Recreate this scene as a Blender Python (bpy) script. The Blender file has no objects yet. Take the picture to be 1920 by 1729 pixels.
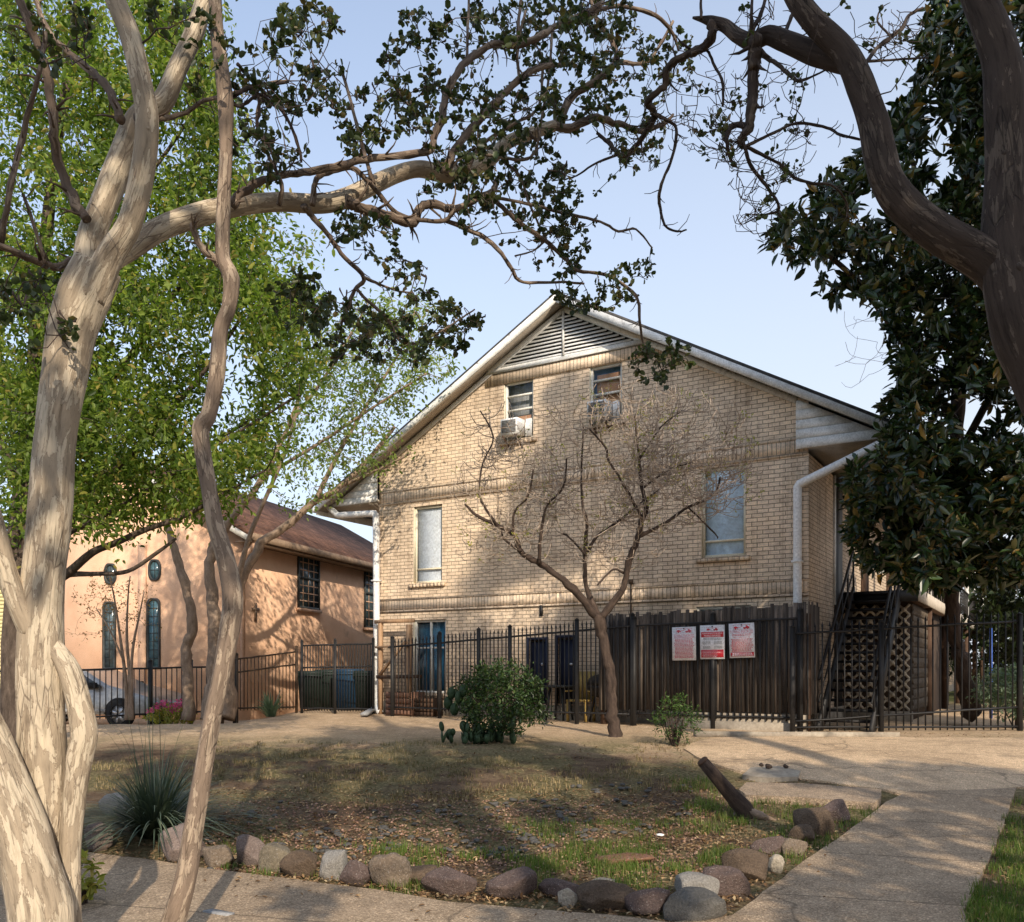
import bpy, bmesh, math, random
import numpy as np
from mathutils import Vector, Matrix, noise as mnoise
from mathutils.geometry import delaunay_2d_cdt

random.seed(7)
RNG = np.random.default_rng(11)
SC = bpy.context.scene
COL = SC.collection
F = 1650.0; HZ = 1250.0; CX = 960.0; EYE = 1.6

# ------------------------------------------------------------------ geometry of the view
def P(px, py, d):
    return Vector(((px - CX) / F * d, d, EYE - (py - HZ) / F * d))

def sstep(a, b, x):
    t = min(1.0, max(0.0, (x - a) / (b - a)))
    return t * t * (3 - 2 * t)

def gz(x, y):
    z = 0.45 * sstep(6.3, 14.5, y)
    z -= 0.25 * sstep(17.6, 19.5, y) * sstep(-5.2, -7.0, x)
    return z

def G(px, py, lift=0.0):
    d = 2.5
    while d < 70:
        p = P(px, py, d)
        if p.z <= gz(p.x, p.y):
            lo, hi = d - 0.1, d
            for _ in range(18):
                m = (lo + hi) / 2
                p = P(px, py, m)
                if p.z <= gz(p.x, p.y): hi = m
                else: lo = m
            p = P(px, py, hi)
            return Vector((p.x, p.y, gz(p.x, p.y) + lift))
        d += 0.1
    return P(px, py, 70)

SUN_EL = math.radians(30)
SAZ = (0.25, -0.968)
SUN = Vector((SAZ[0] * math.cos(SUN_EL), SAZ[1] * math.cos(SUN_EL), math.sin(SUN_EL))).normalized()

# ------------------------------------------------------------------ mesh builder
class MB:
    def __init__(self):
        self.V = []; self.Fs = []; self.bk = []; self.n = 0; self.mi = 0; self.ms = []
    def add(self, V, faces, bk=None):
        V = np.asarray(V, dtype=np.float32).reshape(-1, 3)
        self.V.append(V)
        self.bk.append(np.asarray(bk, dtype=np.float32).reshape(-1, 3) if bk is not None else V)
        if isinstance(faces, np.ndarray):
            self.Fs.append(faces.astype(np.int64) + self.n); self.ms.append(self.mi)
        else:
            by = {}
            for f in faces: by.setdefault(len(f), []).append(f)
            for k in by: self.Fs.append(np.array(by[k], dtype=np.int64) + self.n); self.ms.append(self.mi)
        self.n += len(V)
        return self
    def box(self, a, b):
        x0, x1 = sorted((a[0], b[0])); y0, y1 = sorted((a[1], b[1])); z0, z1 = sorted((a[2], b[2]))
        V = [(x0,y0,z0),(x1,y0,z0),(x1,y1,z0),(x0,y1,z0),(x0,y0,z1),(x1,y0,z1),(x1,y1,z1),(x0,y1,z1)]
        return self.add(V, [(0,3,2,1),(4,5,6,7),(0,1,5,4),(1,2,6,5),(2,3,7,6),(3,0,4,7)])
    def bar(self, p, q, w, h=None, up=(0, 0, 1)):
        h = h or w
        p = Vector(p); q = Vector(q); d = (q - p).normalized(); up = Vector(up)
        if abs(d.dot(up)) > .98: up = Vector((0, 1, 0))
        s = d.cross(up).normalized() * (w / 2); u = s.cross(d).normalized() * (h / 2)
        V = []
        for c in (p, q):
            for a, b in ((-1,-1),(1,-1),(1,1),(-1,1)): V.append(c + s * a + u * b)
        return self.add(V, [(0,1,2,3),(7,6,5,4),(0,4,5,1),(1,5,6,2),(2,6,7,3),(3,7,4,0)])
    def prism(self, poly, a, b, f):
        n = len(poly)
        V = [f(x, y, a) for x, y in poly] + [f(x, y, b) for x, y in poly]
        fs = [tuple(range(n)), tuple(range(2 * n - 1, n - 1, -1))]
        for i in range(n):
            j = (i + 1) % n; fs.append((i, i + n, j + n, j))
        return self.add(V, fs)
    def tube(self, pts, rad, sides=6, rough=0.0, caps=True, seed=0.0, fr=3.0):
        P_ = [Vector(p) for p in pts]; n = len(P_)
        if n < 2: return self
        t0 = (P_[1] - P_[0]).normalized()
        ref = Vector((0, 0, 1)) if abs(t0.z) < .9 else Vector((1, 0, 0))
        u = t0.cross(ref).normalized()
        V = []; B = []; L = 0.0
        for i in range(n):
            t = (P_[min(i + 1, n - 1)] - P_[max(i - 1, 0)])
            if t.length < 1e-9: t = t0
            t = t.normalized()
            u = (u - t * u.dot(t))
            u = u.normalized() if u.length > 1e-6 else t.orthogonal().normalized()
            w = t.cross(u)
            if i: L += (P_[i] - P_[i - 1]).length
            for k in range(sides):
                a = 2 * math.pi * k / sides
                dv = u * math.cos(a) + w * math.sin(a)
                r = rad[i]
                if rough:
                    q = (dv * 1.1 + Vector((seed, seed * .7, L * fr)))
                    r *= 1 + rough * (mnoise.noise(q) + .5 * mnoise.noise(q * 2.3))
                    r *= 1 + rough * .8 * mnoise.noise(Vector((seed * 3 + L * 1.7, 5.1, 2)))
                    if sides >= 12: r *= 1 + .055 * math.sin(3 * a + seed + 1.3 * mnoise.noise(Vector((L * .9, seed, 0)))) + .03 * math.sin(7 * a + seed * 2 + L)
                V.append(P_[i] + dv * r)
                B.append((math.cos(a) * rad[i] + seed, math.sin(a) * rad[i], L))
        fs = []
        for i in range(n - 1):
            for k in range(sides):
                k2 = (k + 1) % sides
                fs.append((i*sides+k, i*sides+k2, (i+1)*sides+k2, (i+1)*sides+k))
        if caps:
            fs.append(tuple(range(sides - 1, -1, -1)))
            fs.append(tuple(range((n - 1) * sides, n * sides)))
        return self.add(V, fs, B)
    def lathe(self, prof, c, sides=12):
        V = []; n = len(prof)
        for r, z in prof:
            for k in range(sides):
                a = 2 * math.pi * k / sides
                V.append((c[0] + r * math.cos(a), c[1] + r * math.sin(a), c[2] + z))
        fs = []
        for i in range(n - 1):
            for k in range(sides):
                k2 = (k + 1) % sides
                fs.append((i*sides+k, i*sides+k2, (i+1)*sides+k2, (i+1)*sides+k))
        fs.append(tuple(range(sides - 1, -1, -1))); fs.append(tuple(range((n-1)*sides, n*sides)))
        return self.add(V, fs)
    def leaves(self, pos, axis, L, W, fold=.18, flat=0.0, rng=RNG, curl=.12, blunt=.68):
        """pos, axis: N x 3; L, W arrays; each leaf is a folded blade of two quads"""
        pos = np.asarray(pos, float).reshape(-1, 3); N = len(pos)
        if N == 0: return self
        a = np.asarray(axis, float).reshape(-1, 3); a = a / (np.linalg.norm(a, axis=1, keepdims=True) + 1e-9)
        r = rng.normal(size=(N, 3)); r[:, 2] += flat * 3
        b = np.cross(a, r); b /= (np.linalg.norm(b, axis=1, keepdims=True) + 1e-9)
        c = np.cross(b, a)
        c *= np.where(c[:, 2:3] < 0, -1, 1)
        L = np.broadcast_to(np.asarray(L, float), (N,))[:, None]; W = np.broadcast_to(np.asarray(W, float), (N,))[:, None]
        v0 = pos
        v1 = pos + a * L * .30 - b * W * .42 + c * W * fold
        v2 = pos + a * L * blunt - b * W * .40 + c * (W * fold - L * curl * .4)
        v3 = pos + a * L - c * L * curl
        v4 = pos + a * L * blunt + b * W * .40 + c * (W * fold - L * curl * .4)
        v5 = pos + a * L * .30 + b * W * .42 + c * W * fold
        V = np.stack([v0, v1, v2, v3, v4, v5], axis=1).reshape(-1, 3)
        base = np.arange(N)[:, None] * 6
        fs = np.concatenate([base + np.array([[0, 3, 2, 1]]), base + np.array([[0, 5, 4, 3]])])
        return self.add(V, fs)
    def mesh(self, name, mats, origin=(0, 0, 0), smooth=False):
        V = np.concatenate(self.V) - np.asarray(origin, dtype=np.float32)
        bk = np.concatenate(self.bk)
        me = bpy.data.meshes.new(name)
        me.vertices.add(len(V)); me.vertices.foreach_set('co', V.astype(np.float32).ravel())
        loops = np.concatenate([f.ravel() for f in self.Fs])
        tot = np.concatenate([np.full(len(f), f.shape[1]) for f in self.Fs])
        st = np.concatenate([[0], np.cumsum(tot)[:-1]])
        me.loops.add(len(loops)); me.loops.foreach_set('vertex_index', loops.astype(np.int32))
        me.polygons.add(len(tot)); me.polygons.foreach_set('loop_start', st.astype(np.int32))
        me.update(calc_edges=True)
        if smooth: me.polygons.foreach_set('use_smooth', np.ones(len(tot), dtype=bool))
        at = me.attributes.new('bk', 'FLOAT_VECTOR', 'POINT'); at.data.foreach_set('vector', bk.astype(np.float32).ravel())
        if isinstance(mats, (list, tuple)):
            for x in mats: me.materials.append(x)
            me.polygons.foreach_set('material_index', np.concatenate([np.full(len(f), k, dtype=np.int32) for f, k in zip(self.Fs, self.ms)]))
        elif mats: me.materials.append(mats)
        me.validate()
        return me
    def build(self, name, mat, parent=None, smooth=False):
        o = ORI.get(parent.name, (0, 0, 0)) if parent else (0, 0, 0)
        ob = bpy.data.objects.new(name, self.mesh(name, mat, o, smooth))
        COL.objects.link(ob)
        if parent:
            ob.parent = parent; ORI[ob.name] = o
        return ob

ORI = {}
def tag(o, label, cat, group=None, kind=None):
    o['label'] = label; o['category'] = cat
    if group: o['group'] = group
    if kind: o['kind'] = kind
    return o
def thing(name, label, cat, loc=(0, 0, 0), rz=0.0, group=None):
    """an Empty at the base of the thing; with rz its parts are written in the local frame, else in world coordinates"""
    o = bpy.data.objects.new(name, None); o.empty_display_size = .2
    o.location = loc; o.rotation_euler = (0, 0, rz); COL.objects.link(o)
    ORI[o.name] = (0, 0, 0) if rz else tuple(loc)
    return tag(o, label, cat, group)
def struct(name, mb, mat, smooth=False, kind='structure'):
    o = mb.build(name, mat, None, smooth); o['kind'] = kind
    return o
def whole(name, mb, mat, label, cat, base, group=None, smooth=False):
    """a thing that is one mesh, origin at its base"""
    ob = bpy.data.objects.new(name, mb.mesh(name, mat, base, smooth)); ob.location = base
    COL.objects.link(ob); ORI[ob.name] = tuple(base)
    return tag(ob, label, cat, group)

# ------------------------------------------------------------------ materials
def newmat(name):
    m = bpy.data.materials.new(name); m.use_nodes = True
    nt = m.node_tree; nt.nodes.clear()
    return m, nt
class NT:
    def __init__(s, nt): s.nt = nt
    def n(s, t, **kw):
        nd = s.nt.nodes.new(t)
        for k, v in kw.items():
            if k in ('i',):
                for kk, vv in v.items():
                    if isinstance(vv, bpy.types.NodeSocket): s.nt.links.new(vv, nd.inputs[kk])
                    else: nd.inputs[kk].default_value = vv
            else: setattr(nd, k, v)
        return nd
    def ramp(s, fac, stops, interp='LINEAR'):
        r = s.n('ShaderNodeValToRGB'); cr = r.color_ramp; cr.interpolation = interp
        while len(cr.elements) < len(stops): cr.elements.new(.5)
        for e, (p, c) in zip(cr.elements, stops):
            e.position = p; e.color = (c[0], c[1], c[2], 1) if len(c) == 3 else c
        s.nt.links.new(fac, r.inputs[0]); return r.outputs[0]
    def noise(s, vec, scale, detail=4, rough=.55, dist=0):
        return s.n('ShaderNodeTexNoise', i={'Vector': vec, 'Scale': scale, 'Detail': detail, 'Roughness': rough, 'Distortion': dist}).outputs[0]
    def mix(s, fac, a, b, mode='MIX'):
        m = s.n('ShaderNodeMix', data_type='RGBA', blend_type=mode)
        for idx, v in ((0, fac), (6, a), (7, b)):
            if isinstance(v, bpy.types.NodeSocket): s.nt.links.new(v, m.inputs[idx])
            else: m.inputs[idx].default_value = v if idx == 0 else (v[0], v[1], v[2], 1)
        return m.outputs[2]
    def math(s, op, a, b=0.0, c=0.0, clamp=False):
        m = s.n('ShaderNodeMath', operation=op, use_clamp=clamp)
        for i_, v in enumerate((a, b, c)):
            if isinstance(v, bpy.types.NodeSocket): s.nt.links.new(v, m.inputs[i_])
            else: m.inputs[i_].default_value = v
        return m.outputs[0]
    def maprange(s, v, a, b, c=0.0, d=1.0):
        m = s.n('ShaderNodeMapRange', i={0: v, 1: a, 2: b, 3: c, 4: d}); return m.outputs[0]
    def mapping(s, vec, scale=(1, 1, 1), loc=(0, 0, 0), rot=(0, 0, 0)):
        return s.n('ShaderNodeMapping', i={'Vector': vec, 'Scale': scale, 'Location': loc, 'Rotation': rot}).outputs[0]
    def bump(s, h, strength=.5, dist=.02):
        return s.n('ShaderNodeBump', i={'Height': h, 'Strength': strength, 'Distance': dist}).outputs[0]
    def coord(s, kind):
        if kind == 'bk': return s.n('ShaderNodeAttribute', attribute_name='bk').outputs['Vector']
        if kind == 'pos': return s.n('ShaderNodeNewGeometry').outputs['Position']
        return s.n('ShaderNodeTexCoord').outputs[kind]
    def out(s, sh): s.nt.links.new(sh, s.n('ShaderNodeOutputMaterial').inputs[0])
    def bsdf(s, col, rough=.8, normal=None, spec=.3, metal=0.0, coat=0.0):
        b = s.n('ShaderNodeBsdfPrincipled')
        for k, v in (('Base Color', col), ('Roughness', rough), ('Specular IOR Level', spec), ('Metallic', metal), ('Coat Weight', coat)):
            if isinstance(v, bpy.types.NodeSocket): s.nt.links.new(v, b.inputs[k])
            else: b.inputs[k].default_value = (v[0], v[1], v[2], 1) if k == 'Base Color' else v
        if normal is not None: s.nt.links.new(normal, b.inputs['Normal'])
        return b.outputs[0]

def mat_n(name, stops, scale=5, stretch=(1, 1, 1), rough=.85, bump=.3, bdist=.01, coord='Object', detail=6, spec=.25,
          fine=None, metal=0.0, island=0.0, dirt=None, dist=0.0, coat=0.0):
    m, nt = newmat(name); t = NT(nt)
    c = t.mapping(t.coord(coord), stretch)
    f = t.noise(c, scale, detail, .6, dist)
    col = t.ramp(f, stops)
    f2 = t.noise(c, scale * (fine or 6), 4, .65)
    col = t.mix(1.0, col, t.ramp(f2, [(.25, (.72, .72, .72)), (.75, (1.25, 1.25, 1.25))]), 'MULTIPLY')
    if dirt:
        d = t.noise(t.coord('Object'), dirt[1], 5, .65)
        col = t.mix(t.maprange(d, dirt[2], dirt[2] + .18), col, dirt[0])
    if island:
        r = t.n('ShaderNodeNewGeometry').outputs['Random Per Island']
        col = t.mix(1.0, col, t.ramp(r, [(0, (1 - island,) * 3), (1, (1 + island,) * 3)]), 'MULTIPLY')
    nrm = t.bump(t.math('ADD', f, t.math('MULTIPLY', f2, .6)), bump, bdist) if bump else None
    t.out(t.bsdf(col, rough, nrm, spec, metal, coat))
    return m

def mat_leaf(name, stops, rough=.5, transl=.35, spec=.35, tcol=1.6, extra=None):
    """colour varies leaf by leaf"""
    m, nt = newmat(name); t = NT(nt)
    r = t.n('ShaderNodeNewGeometry').outputs['Random Per Island']
    col = t.ramp(r, stops)
    pat = t.noise(t.coord('pos'), 1.3, 4)
    col = t.mix(1.0, col, t.ramp(pat, [(.3, (.58, .60, .60)), (.7, (1.3, 1.28, 1.2))]), 'MULTIPLY')
    b = t.bsdf(col, rough, None, spec)
    tr = t.n('ShaderNodeBsdfTranslucent', i={'Color': t.mix(1.0, col, (tcol, tcol * 1.05, tcol * .6), 'MULTIPLY')}).outputs[0]
    mx = t.n('ShaderNodeMixShader', i={0: transl}); nt.links.new(b, mx.inputs[1]); nt.links.new(tr, mx.inputs[2])
    t.out(mx.outputs[0])
    return m

def mat_brick(name, axis, soldier=False, dark=1.0):
    """axis: 'x' wall seen along local y, 'y' wall seen along local x"""
    m, nt = newmat(name); t = NT(nt)
    sp = t.n('ShaderNodeSeparateXYZ', i={0: t.coord('Object')})
    h = sp.outputs[0] if axis == 'x' else sp.outputs[1]
    cb = t.n('ShaderNodeCombineXYZ')
    if soldier:
        nt.links.new(sp.outputs[2], cb.inputs[0]); nt.links.new(h, cb.inputs[1])
    else:
        nt.links.new(h, cb.inputs[0]); nt.links.new(sp.outputs[2], cb.inputs[1])
    wob = t.noise(t.coord('Object'), 3.0, 2)
    vec = t.n('ShaderNodeVectorMath', operation='ADD')
    nt.links.new(cb.outputs[0], vec.inputs[0])
    wv = t.n('ShaderNodeCombineXYZ', i={0: t.math('MULTIPLY', wob, .012), 1: t.math('MULTIPLY', wob, .010)})
    nt.links.new(wv.outputs[0], vec.inputs[1])
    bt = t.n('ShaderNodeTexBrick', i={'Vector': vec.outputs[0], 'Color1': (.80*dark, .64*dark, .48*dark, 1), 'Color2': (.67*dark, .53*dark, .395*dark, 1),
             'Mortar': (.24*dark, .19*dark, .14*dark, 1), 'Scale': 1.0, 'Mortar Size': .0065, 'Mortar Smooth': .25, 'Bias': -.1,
             'Brick Width': 1.0 if soldier else .215, 'Row Height': .085 if soldier else .0815})
    bt.offset = .5; 
    col = bt.outputs[0]
    big = t.noise(t.coord('Object'), .55, 5, .62)
    var = t.noise(t.mapping(t.coord('Object'), (1, 1, 2.6)), 4.6, 2, .5)
    col = t.mix(1.0, col, t.ramp(var, [(.3, (.80, .78, .76)), (.5, (1, 1, 1)), (.7, (1.12, 1.1, 1.06))]), 'MULTIPLY')
    col = t.mix(1.0, col, t.ramp(big, [(.32, (.68, .66, .64)), (.5, (1, 1, 1)), (.7, (1.13, 1.1, 1.05))]), 'MULTIPLY')
    streak = t.noise(t.mapping(t.coord('Object'), (4, 4, .22)), 1.4, 6, .65)
    col = t.mix(1.0, col, t.ramp(streak, [(.3, (.62, .59, .56)), (.47, (1, 1, 1))]), 'MULTIPLY')
    patch = t.noise(t.coord('Object'), 1.7, 2, .4)
    col = t.mix(t.maprange(patch, .66, .70, 0, .35), col, (.55*dark, .42*dark, .29*dark))
    fine = t.noise(t.coord('Object'), 38, 4, .7)
    col = t.mix(1.0, col, t.ramp(fine, [(.3, (.78, .78, .78)), (.7, (1.2, 1.2, 1.2))]), 'MULTIPLY')
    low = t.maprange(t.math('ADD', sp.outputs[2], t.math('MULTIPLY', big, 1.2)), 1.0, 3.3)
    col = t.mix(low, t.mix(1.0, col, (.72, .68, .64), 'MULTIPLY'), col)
    nrm = t.bump(t.math('ADD', t.math('MULTIPLY', bt.outputs[1], -1.0), t.math('MULTIPLY', fine, .3)), .9, .012)
    t.out(t.bsdf(col, .88, nrm, .2))
    return m

def mat_glass(name, tint=(.9, .95, 1), refl=.22):
    m, nt = newmat(name); t = NT(nt)
    nz = t.noise(t.coord('Object'), 2.2, 2)
    tr = t.n('ShaderNodeBsdfTransparent', i={0: (tint[0], tint[1], tint[2], 1)}).outputs[0]
    gl = t.n('ShaderNodeBsdfGlossy', i={0: (.9, .95, 1, 1), 'Roughness': .04}); nt.links.new(t.bump(nz, .12, .03), gl.inputs['Normal'])
    fr = t.math('POWER', t.n('ShaderNodeLayerWeight', i={0: .5}).outputs[1], 4.0)
    fac = t.math('ADD', t.math('MULTIPLY', fr, .6), refl, clamp=True)
    mx = t.n('ShaderNodeMixShader', i={0: fac}); nt.links.new(tr, mx.inputs[1]); nt.links.new(gl.outputs[0], mx.inputs[2])
    t.out(mx.outputs[0])
    return m

M = {}
def c3(r, g, b): return (r, g, b)
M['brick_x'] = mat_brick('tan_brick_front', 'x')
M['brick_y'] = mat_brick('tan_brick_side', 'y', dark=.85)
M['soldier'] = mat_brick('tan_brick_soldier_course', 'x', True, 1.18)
M['white'] = mat_n('peeling_white_paint', [(.35, (.62, .61, .58)), (.6, (.78, .77, .74))], 6, rough=.6, bump=.2, dirt=((.22, .2, .19), 5.5, .60))
M['whitenew'] = mat_n('clean_white_paint', [(.3, (.74, .74, .73)), (.7, (.82, .82, .81))], 4, rough=.45, bump=.05)
M['soffit'] = mat_n('soffit_paint', [(.3, (.40, .35, .29)), (.7, (.52, .46, .38))], 5, rough=.7, bump=.15)
M['frame'] = mat_n('window_frame_paint', [(.3, (.60, .58, .52)), (.7, (.74, .72, .66))], 9, rough=.55, bump=.1)
M['cream'] = mat_n('cream_jamb', [(.3, (.66, .60, .46)), (.7, (.76, .70, .55))], 9, rough=.6, bump=.1)
M['bluetrim'] = mat_n('blue_trim', [(.3, (.07, .17, .36)), (.7, (.12, .26, .48))], 9, rough=.5, bump=.1)
M['blind'] = mat_n('white_blind', [(.3, (.76, .77, .79)), (.7, (.84, .84, .85))], 3, rough=.55, bump=.05)
M['blind_sky'] = mat_n('sky_reflection_blind', [(.3, (.62, .74, .88)), (.7, (.78, .87, .96))], 1.6, rough=.5, bump=0)  # pale blue sky reflection painted into the blind colour
M['glass'] = mat_glass('window_glass', (.92, .97, 1), .10)
M['glass_clear'] = mat_glass('window_glass_clear', (.92, .96, 1), .04)
M['card'] = mat_n('cardboard', [(.3, (.36, .17, .09)), (.7, (.46, .24, .13))], 3, rough=.9, bump=.1)
M['dark'] = mat_n('dark_room', [(.3, (.012, .012, .013)), (.7, (.025, .024, .022))], 2, rough=.9, bump=0)
M['curtain'] = mat_n('grey_curtain', [(.3, (.20, .19, .18)), (.7, (.34, .32, .29))], 5, (6, 6, .6), rough=.9, bump=.3)
M['bluecloth'] = mat_n('blue_cloth', [(.3, (.02, .10, .20)), (.7, (.05, .24, .38))], 5, (6, 6, .4), rough=.8, bump=.3)
M['navy'] = mat_n('navy_paint', [(.3, (.007, .010, .024)), (.7, (.015, .020, .045))], 5, (5, 5, .5), rough=.6, bump=.15)
M['shingle'] = mat_n('asphalt_shingle', [(.3, (.05, .05, .052)), (.7, (.11, .105, .1))], 9, rough=.95, bump=.5)
M['redroof'] = mat_n('brown_red_shingle', [(.3, (.13, .05, .035)), (.7, (.25, .105, .075))], 7, (1, 5, 1), rough=.95, bump=.5)
def mat_shingle(name, a, b, ax):
    m, nt = newmat(name); t = NT(nt); sp = t.n('ShaderNodeSeparateXYZ', i={0: t.coord('Object')})
    cb = t.n('ShaderNodeCombineXYZ', i={0: sp.outputs[ax], 1: t.math('MULTIPLY', sp.outputs[2], 2.0)})
    bt = t.n('ShaderNodeTexBrick', i={'Vector': cb.outputs[0], 'Color1': (*a, 1), 'Color2': (*b, 1), 'Mortar': (a[0]*.35, a[1]*.35, a[2]*.35, 1), 'Scale': 1.0, 'Mortar Size': .012, 'Brick Width': .33, 'Row Height': .17})
    nz = t.noise(t.coord('Object'), 1.2, 6, .65); n2 = t.noise(t.coord('Object'), 30, 3, .7)
    col = t.mix(1.0, bt.outputs[0], t.ramp(nz, [(.3, (.6, .6, .6)), (.7, (1.3, 1.3, 1.3))]), 'MULTIPLY')
    col = t.mix(1.0, col, t.ramp(n2, [(.3, (.7, .7, .7)), (.7, (1.3, 1.3, 1.3))]), 'MULTIPLY')
    t.out(t.bsdf(col, .95, t.bump(t.math('SUBTRACT', n2, bt.outputs[1]), .8, .02), .15)); return m
M['redroof'] = mat_shingle('brown_red_shingle', (.17, .09, .062), (.10, .056, .042), 1)
M['concrete'] = mat_n('old_concrete', [(.3, (.24, .20, .155)), (.7, (.40, .345, .27))], 4, rough=.92, bump=.4, dirt=((.10, .085, .07), 3.0, .58))
M['iron'] = mat_n('black_iron', [(.3, (.012, .012, .013)), (.65, (.022, .02, .019)), (.8, (.045, .03, .022))], 12, rough=.55, bump=.15, spec=.4)
M['ironbrown'] = mat_n('rusty_brown_iron', [(.3, (.045, .030, .02)), (.7, (.10, .062, .036))], 10, rough=.6, bump=.15)
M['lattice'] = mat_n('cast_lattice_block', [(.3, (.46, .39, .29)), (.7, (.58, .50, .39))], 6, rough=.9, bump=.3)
M['planks'] = mat_n('weathered_black_planks', [(.25, (.028, .024, .021)), (.5, (.085, .068, .057)), (.75, (.24, .185, .14))], 3, (6, 6, .35), rough=.95, bump=.6, bdist=.008, island=.45)
M['wood'] = mat_n('raw_wood', [(.3, (.30, .18, .10)), (.7, (.48, .31, .19))], 4, (6, 6, .6), rough=.85, bump=.3)
M['darkwood'] = mat_n('dark_wood', [(.3, (.05, .03, .02)), (.7, (.12, .07, .045))], 4, (5, 5, .8), rough=.85, bump=.4)
M['signwhite'] = mat_n('sign_white', [(.3, (.70, .70, .74)), (.7, (.78, .78, .82))], 5, rough=.3, bump=0, spec=.5)
M['signred'] = mat_n('sign_red', [(.3, (.50, .018, .035)), (.7, (.60, .035, .05))], 5, rough=.35, bump=0, spec=.5)
M['signpink'] = mat_n('sign_faded_red', [(.3, (.58, .06, .10)), (.7, (.68, .16, .2))], 9, rough=.4, bump=0)
M['stucco'] = mat_n('peach_stucco', [(.3, (.70, .425, .27)), (.55, (.80, .51, .335)), (.8, (.85, .57, .39))], 1.4, rough=.93, bump=.7, bdist=.02, fine=40, dirt=((.47, .29, .20), 1.3, .60))
M['stuccotrim'] = mat_n('pale_stucco_trim', [(.3, (.56, .34, .22)), (.7, (.66, .43, .30))], 4, rough=.9, bump=.3)
M['gutter'] = mat_n('brown_gutter', [(.3, (.18, .12, .08)), (.7, (.30, .21, .14))], 5, rough=.7, bump=.1)
M['metaldark'] = mat_n('dark_metal', [(.3, (.03, .035, .035)), (.7, (.055, .06, .06))], 5, rough=.45, bump=.05)
M['leadglass'] = mat_n('leaded_pane', [(.3, (.03, .045, .05)), (.5, (.07, .10, .11)), (.7, (.16, .21, .23))], 3.5, rough=.12, bump=.15, spec=.6)
M['tealglass'] = mat_n('teal_pane', [(.3, (.04, .10, .12)), (.7, (.16, .28, .32))], 4, rough=.15, bump=.1, spec=.6)
M['yellowside'] = mat_n('yellow_siding', [(.3, (.62, .55, .28)), (.7, (.72, .65, .36))], 3, rough=.7, bump=.1)
M['silver'] = mat_n('silver_car_paint', [(.3, (.26, .255, .24)), (.7, (.31, .30, .285))], 2, rough=.3, bump=0, spec=.5, coat=.5, metal=.3)
M['blue'] = mat_n('blue_car_paint', [(.3, (.06, .13, .30)), (.7, (.08, .17, .36))], 2, rough=.3, bump=0, spec=.5, coat=.5)
M['carglass'] = mat_n('car_glass', [(.3, (.02, .025, .028)), (.7, (.03, .035, .04))], 2, rough=.06, bump=0, spec=.8)
M['tyre'] = mat_n('tyre_rubber', [(.3, (.012, .012, .012)), (.7, (.025, .025, .025))], 8, rough=.9, bump=.1)
M['rim'] = mat_n('wheel_alloy', [(.3, (.42, .42, .42)), (.7, (.55, .55, .55))], 8, rough=.35, bump=0, metal=.7)
M['bin'] = mat_n('bin_plastic', [(.3, (.012, .022, .018)), (.7, (.022, .036, .03))], 4, rough=.5, bump=.05)
M['binblue'] = mat_n('bin_blue_plastic', [(.3, (.012, .04, .08)), (.7, (.02, .06, .12))], 4, rough=.5, bump=.05)
M['yellow'] = mat_n('yellow_paint', [(.3, (.30, .20, .06)), (.7, (.42, .29, .09))], 6, rough=.6, bump=.1)
M['acgrille'] = mat_n('ac_grille', [(.35, (.05, .05, .05)), (.6, (.22, .215, .2)), (.75, (.5, .49, .46))], 16, rough=.7, bump=.3)
M['grey'] = mat_n('grey_metal', [(.3, (.22, .22, .22)), (.7, (.32, .32, .32))], 8, rough=.55, bump=.1)
M['bluepole'] = mat_n('blue_pole_paint', [(.3, (.03, .07, .30)), (.7, (.05, .12, .42))], 8, rough=.5, bump=.05)
# bark
def mat_crape(name, pale, mid, darkc, amt=.5):
    m, nt = newmat(name); t = NT(nt)
    bk = t.coord('bk')
    c = t.mapping(bk, (1, 1, .22))
    n1 = t.noise(c, 24, 8, .62, .35)
    n2 = t.noise(t.mapping(bk, (1, 1, .12)), 42, 5, .65)
    n3 = t.noise(t.mapping(bk, (1, 1, .5)), 5, 4, .55)
    patch = t.ramp(t.math('ADD', n1, t.math('MULTIPLY', t.math('SUBTRACT', n3, .5), .5)), [(.25, (mid[0]*.8, mid[1]*.8, mid[2]*.8)), (amt - .02, mid), (amt - .004, (mid[0]*.55, mid[1]*.52, mid[2]*.5)), (amt + .012, pale), (.8, (pale[0]*1.12, pale[1]*1.1, pale[2]*1.05))])
    col = t.mix(1.0, patch, t.ramp(n2, [(.28, (.48, .46, .44)), (.48, (1, 1, 1)), (.75, (1.22, 1.2, 1.18))]), 'MULTIPLY')
    crk = t.n('ShaderNodeTexVoronoi', feature='DISTANCE_TO_EDGE', i={'Vector': t.mapping(bk, (1, 1, .16)), 'Scale': 26.0}).outputs[0]
    cm = t.math('MULTIPLY', t.maprange(crk, 0, .045, 1, 0, ), t.maprange(n3, .45, .62, 0, .75))
    col = t.mix(cm, col, darkc)
    spots = t.noise(t.coord('Object'), 60, 3, .7)
    col = t.mix(t.maprange(spots, .66, .74, 0, .8), col, darkc)
    col = t.mix(t.maprange(n3, .56, .72, 0, .55), col, darkc)
    h = t.math('SUBTRACT', t.math('ADD', t.math('MULTIPLY', n1, 1.0), t.math('MULTIPLY', n2, .8)), t.math('MULTIPLY', cm, .6))
    t.out(t.bsdf(col, .82, t.bump(h, .8, .012), .18))
    return m
M['crape'] = mat_crape('crape_myrtle_bark', (.53, .445, .33), (.375, .30, .215), (.16, .12, .09), .50)
M['crape_shaded'] = mat_crape('shaded_crape_bark', (.13, .10, .078), (.068, .05, .04), (.025, .02, .017), .56)  # deep shade of the right tree painted in as darker bark
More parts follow.
